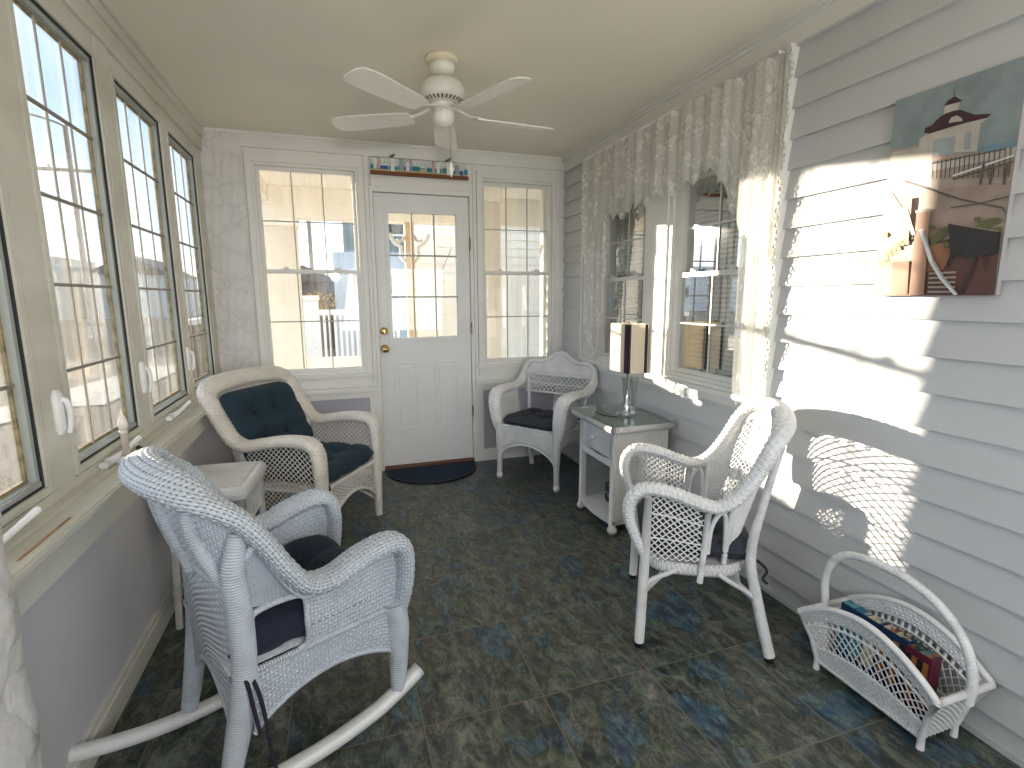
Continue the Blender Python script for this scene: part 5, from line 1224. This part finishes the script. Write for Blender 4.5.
for k in range(420):
    th, ph, r_ = rr.random()*2*PI, math.acos(2*rr.random()-1), .36*rr.random()**.4
    c = Vector((r_*math.sin(ph)*math.cos(th), r_*math.sin(ph)*math.sin(th), 2.08+r_*.8*math.cos(ph)))
    a = Vector((rr.uniform(-1,1), rr.uniform(-1,1), rr.uniform(-1,1))).normalized()*.045; b_ = Vector((rr.uniform(-1,1), rr.uniform(-1,1), rr.uniform(-1,1))).normalized()*.03
    mb.poly([c-a, c+b_, c+a, c-b_])
mb.build('foliage', M['autumn'], t)
mb = MB(); mb.tube([(0,0,0),(0,0,2.0)], .03, seg=6); mb.build('stem', M['polew'], t)

mb = MB(); mb.box(-140, 60, -60, 160, -1.2, -.9); struct(mb, 'ground', M['gravel'])
mb = MB(); mb.poly([(-9,-10,-.88),(-4.5,10,-.88),(-4.0,16,-.88),(-5.2,16,-.88),(-5.8,10,-.88),(-10.4,-10,-.88)]); mb.box(-5,-4,9,15,-.899,-.881)
struct(mb, 'pavement', flat('pale_concrete', (.42,.40,.36), .9))
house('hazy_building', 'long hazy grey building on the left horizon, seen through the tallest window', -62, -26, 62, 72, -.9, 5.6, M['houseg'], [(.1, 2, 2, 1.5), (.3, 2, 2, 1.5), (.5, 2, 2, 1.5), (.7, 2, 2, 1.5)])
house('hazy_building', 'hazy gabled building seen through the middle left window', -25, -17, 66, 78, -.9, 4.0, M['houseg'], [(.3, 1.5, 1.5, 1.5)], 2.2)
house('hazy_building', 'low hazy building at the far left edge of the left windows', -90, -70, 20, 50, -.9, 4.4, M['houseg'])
def pole(x, y, h, label, lamp):
    t = thing('utility_pole', label, 'utility pole', (x, y, -.9))
    mb = MB(); mb.tube([(0,0,0),(0,0,h)], [.14,.10], seg=8); mb.build('pole_shaft', M['polew'], t)
    mb = MB(); mb.box(-1.7, 1.7, -.06, .06, h*.80, h*.80+.13); mb.build('crossarm', M['polew'], t)
    for k in (-1.55, -.8, .8, 1.55):
        mb = MB(); mb.lathe([(0,.12),(.05,.12),(.06,.2),(.03,.28),(0,.28)], (k, 0, h*.80), 8); mb.build('insulator', M['polew'], t)
    if lamp:
        mb = MB(); mb.tube(spline([(0,0,h-.05),(-.4,0,h+.12),(-1.1,0,h+.32),(-1.5,0,h+.36)], 5), .05, seg=6); mb.tube([(-1.9,0,h+.36),(-1.4,0,h+.36)], .11, seg=6); mb.build('lamp_arm', M['polew'], t)
    return t
pole(-10.3, 26, 9.9, 'utility pole with a crossarm and lamp arm outside the tall left window', True)
pole(-.35, 26, 9.5, 'thin utility pole in the bright sky gap left of the door', False)
# brown boarded box with white cap outside the last left window
t = thing('planter_wall', 'brown boarded wall with a white cap outside the left window nearest the corner', 'garden wall', (-1.0, 3.9, -.9))
mb = MB(); mb.box(-.06, .06, -.55, .9, 0, 1.9); mb.build('boards', M['brownw'], t)
mb = MB(); mb.box(-.1, .1, -.6, .95, 1.9, 1.96); mb.build('cap', M['extpvc'], t)

for o_ in list(COL.objects):
    if o_.parent is None and 'label' in o_ and 'group' not in o_:
        s_ = o_.name.split('.')[0]
        g_ = {'neighbour_house': 'neighbouring houses', 'hazy_building': 'far hazy buildings', 'utility_pole': 'utility poles', 'porch_column': 'porch columns', 'seat_cushion': 'seat cushions', 'wicker_armchair': 'white wicker chairs'}.get(s_)
        if g_: o_['group'] = g_
# ------------------------------------------------------------------ light and camera
sc = bpy.context.scene
w = bpy.data.worlds.new('world'); sc.world = w; w.use_nodes = True; nt = w.node_tree; nt.nodes.clear()
o = nt.nodes.new('ShaderNodeOutputWorld'); bg = nt.nodes.new('ShaderNodeBackground'); nt.links.new(bg.outputs[0], o.inputs[0])
tc = nt.nodes.new('ShaderNodeTexCoord'); sp = nt.nodes.new('ShaderNodeSeparateXYZ'); nt.links.new(tc.outputs['Generated'], sp.inputs[0])
col = ramp(nt, sp.outputs[2], [(0, (.62,.60,.56)), (.012, (1.0,1.0,.98)), (.10, (.70,.84,.95)), (.28, (.42,.60,.84)), (.55, (.8,.9,1.0)), (1, (.95,.98,1.0))])
nt.links.new(col, bg.inputs[0]); bg.inputs[1].default_value = SKY
s = bpy.data.lights.new('sun', 'SUN'); s.energy = SUN; s.color = (1, .87, .70); s.angle = math.radians(.55)
so = bpy.data.objects.new('sun', s); COL.objects.link(so); so.rotation_euler = Vector((1, -1.31, -.199)).to_track_quat('-Z', 'Y').to_euler()

h = bpy.data.lights.new('flash_head', 'SPOT'); h.energy = SPOT; h.spot_size = math.radians(58); h.spot_blend = 1.0; h.shadow_soft_size = .05; h.color = (1, .97, .93)
ho = bpy.data.objects.new('flash_head', h); COL.objects.link(ho); ho.location = (.78, -4.08, 1.62)
ho.rotation_euler = (Vector((1.0, 0, 1.25)) - Vector((.78, -4.08, 1.62))).to_track_quat('-Z', 'Y').to_euler()
g = bpy.data.lights.new('added_fill', 'AREA'); g.energy = FILL; g.shape = 'RECTANGLE'; g.size = 1.6; g.size_y = 1.2; g.color = (1, .985, .96)  # unseen soft fill lamp added behind the camera to brighten the room
go = bpy.data.objects.new('added_fill', g); COL.objects.link(go); go.location = (1.7, -5.0, 1.3)
go.rotation_euler = Vector((-.28, 1.0, .66)).to_track_quat('-Z', 'Y').to_euler()
cam = bpy.data.cameras.new('camera'); co = bpy.data.objects.new('camera', cam); COL.objects.link(co)
cam.sensor_width = 36; cam.lens = 522.45/1024*36; cam.clip_start = .02; cam.clip_end = 500
p_, y_, r_ = -.1655, -.3203, .0052
Rm = Matrix.Rotation(y_, 3, 'Z') @ Matrix.Rotation(p_, 3, 'X') @ Matrix.Rotation(r_, 3, 'Y') @ Matrix.Rotation(PI/2, 3, 'X')
co.matrix_world = Matrix.Translation((.7711, -4.0012, 1.3226)) @ Rm.to_4x4()
sc.camera = co
sc.view_settings.view_transform = 'Standard'; sc.view_settings.look = 'None'; sc.view_settings.gamma = 1; sc.view_settings.use_curve_mapping = False
sc.view_settings.exposure = EXPO
sc.cycles.max_bounces = 10; sc.cycles.diffuse_bounces = 6; sc.cycles.transparent_max_bounces = 24; sc.cycles.glossy_bounces = 4
sc.cycles.use_denoising = True; sc.cycles.sample_clamp_indirect = 6; sc.cycles.caustics_reflective = False; sc.cycles.caustics_refractive = False
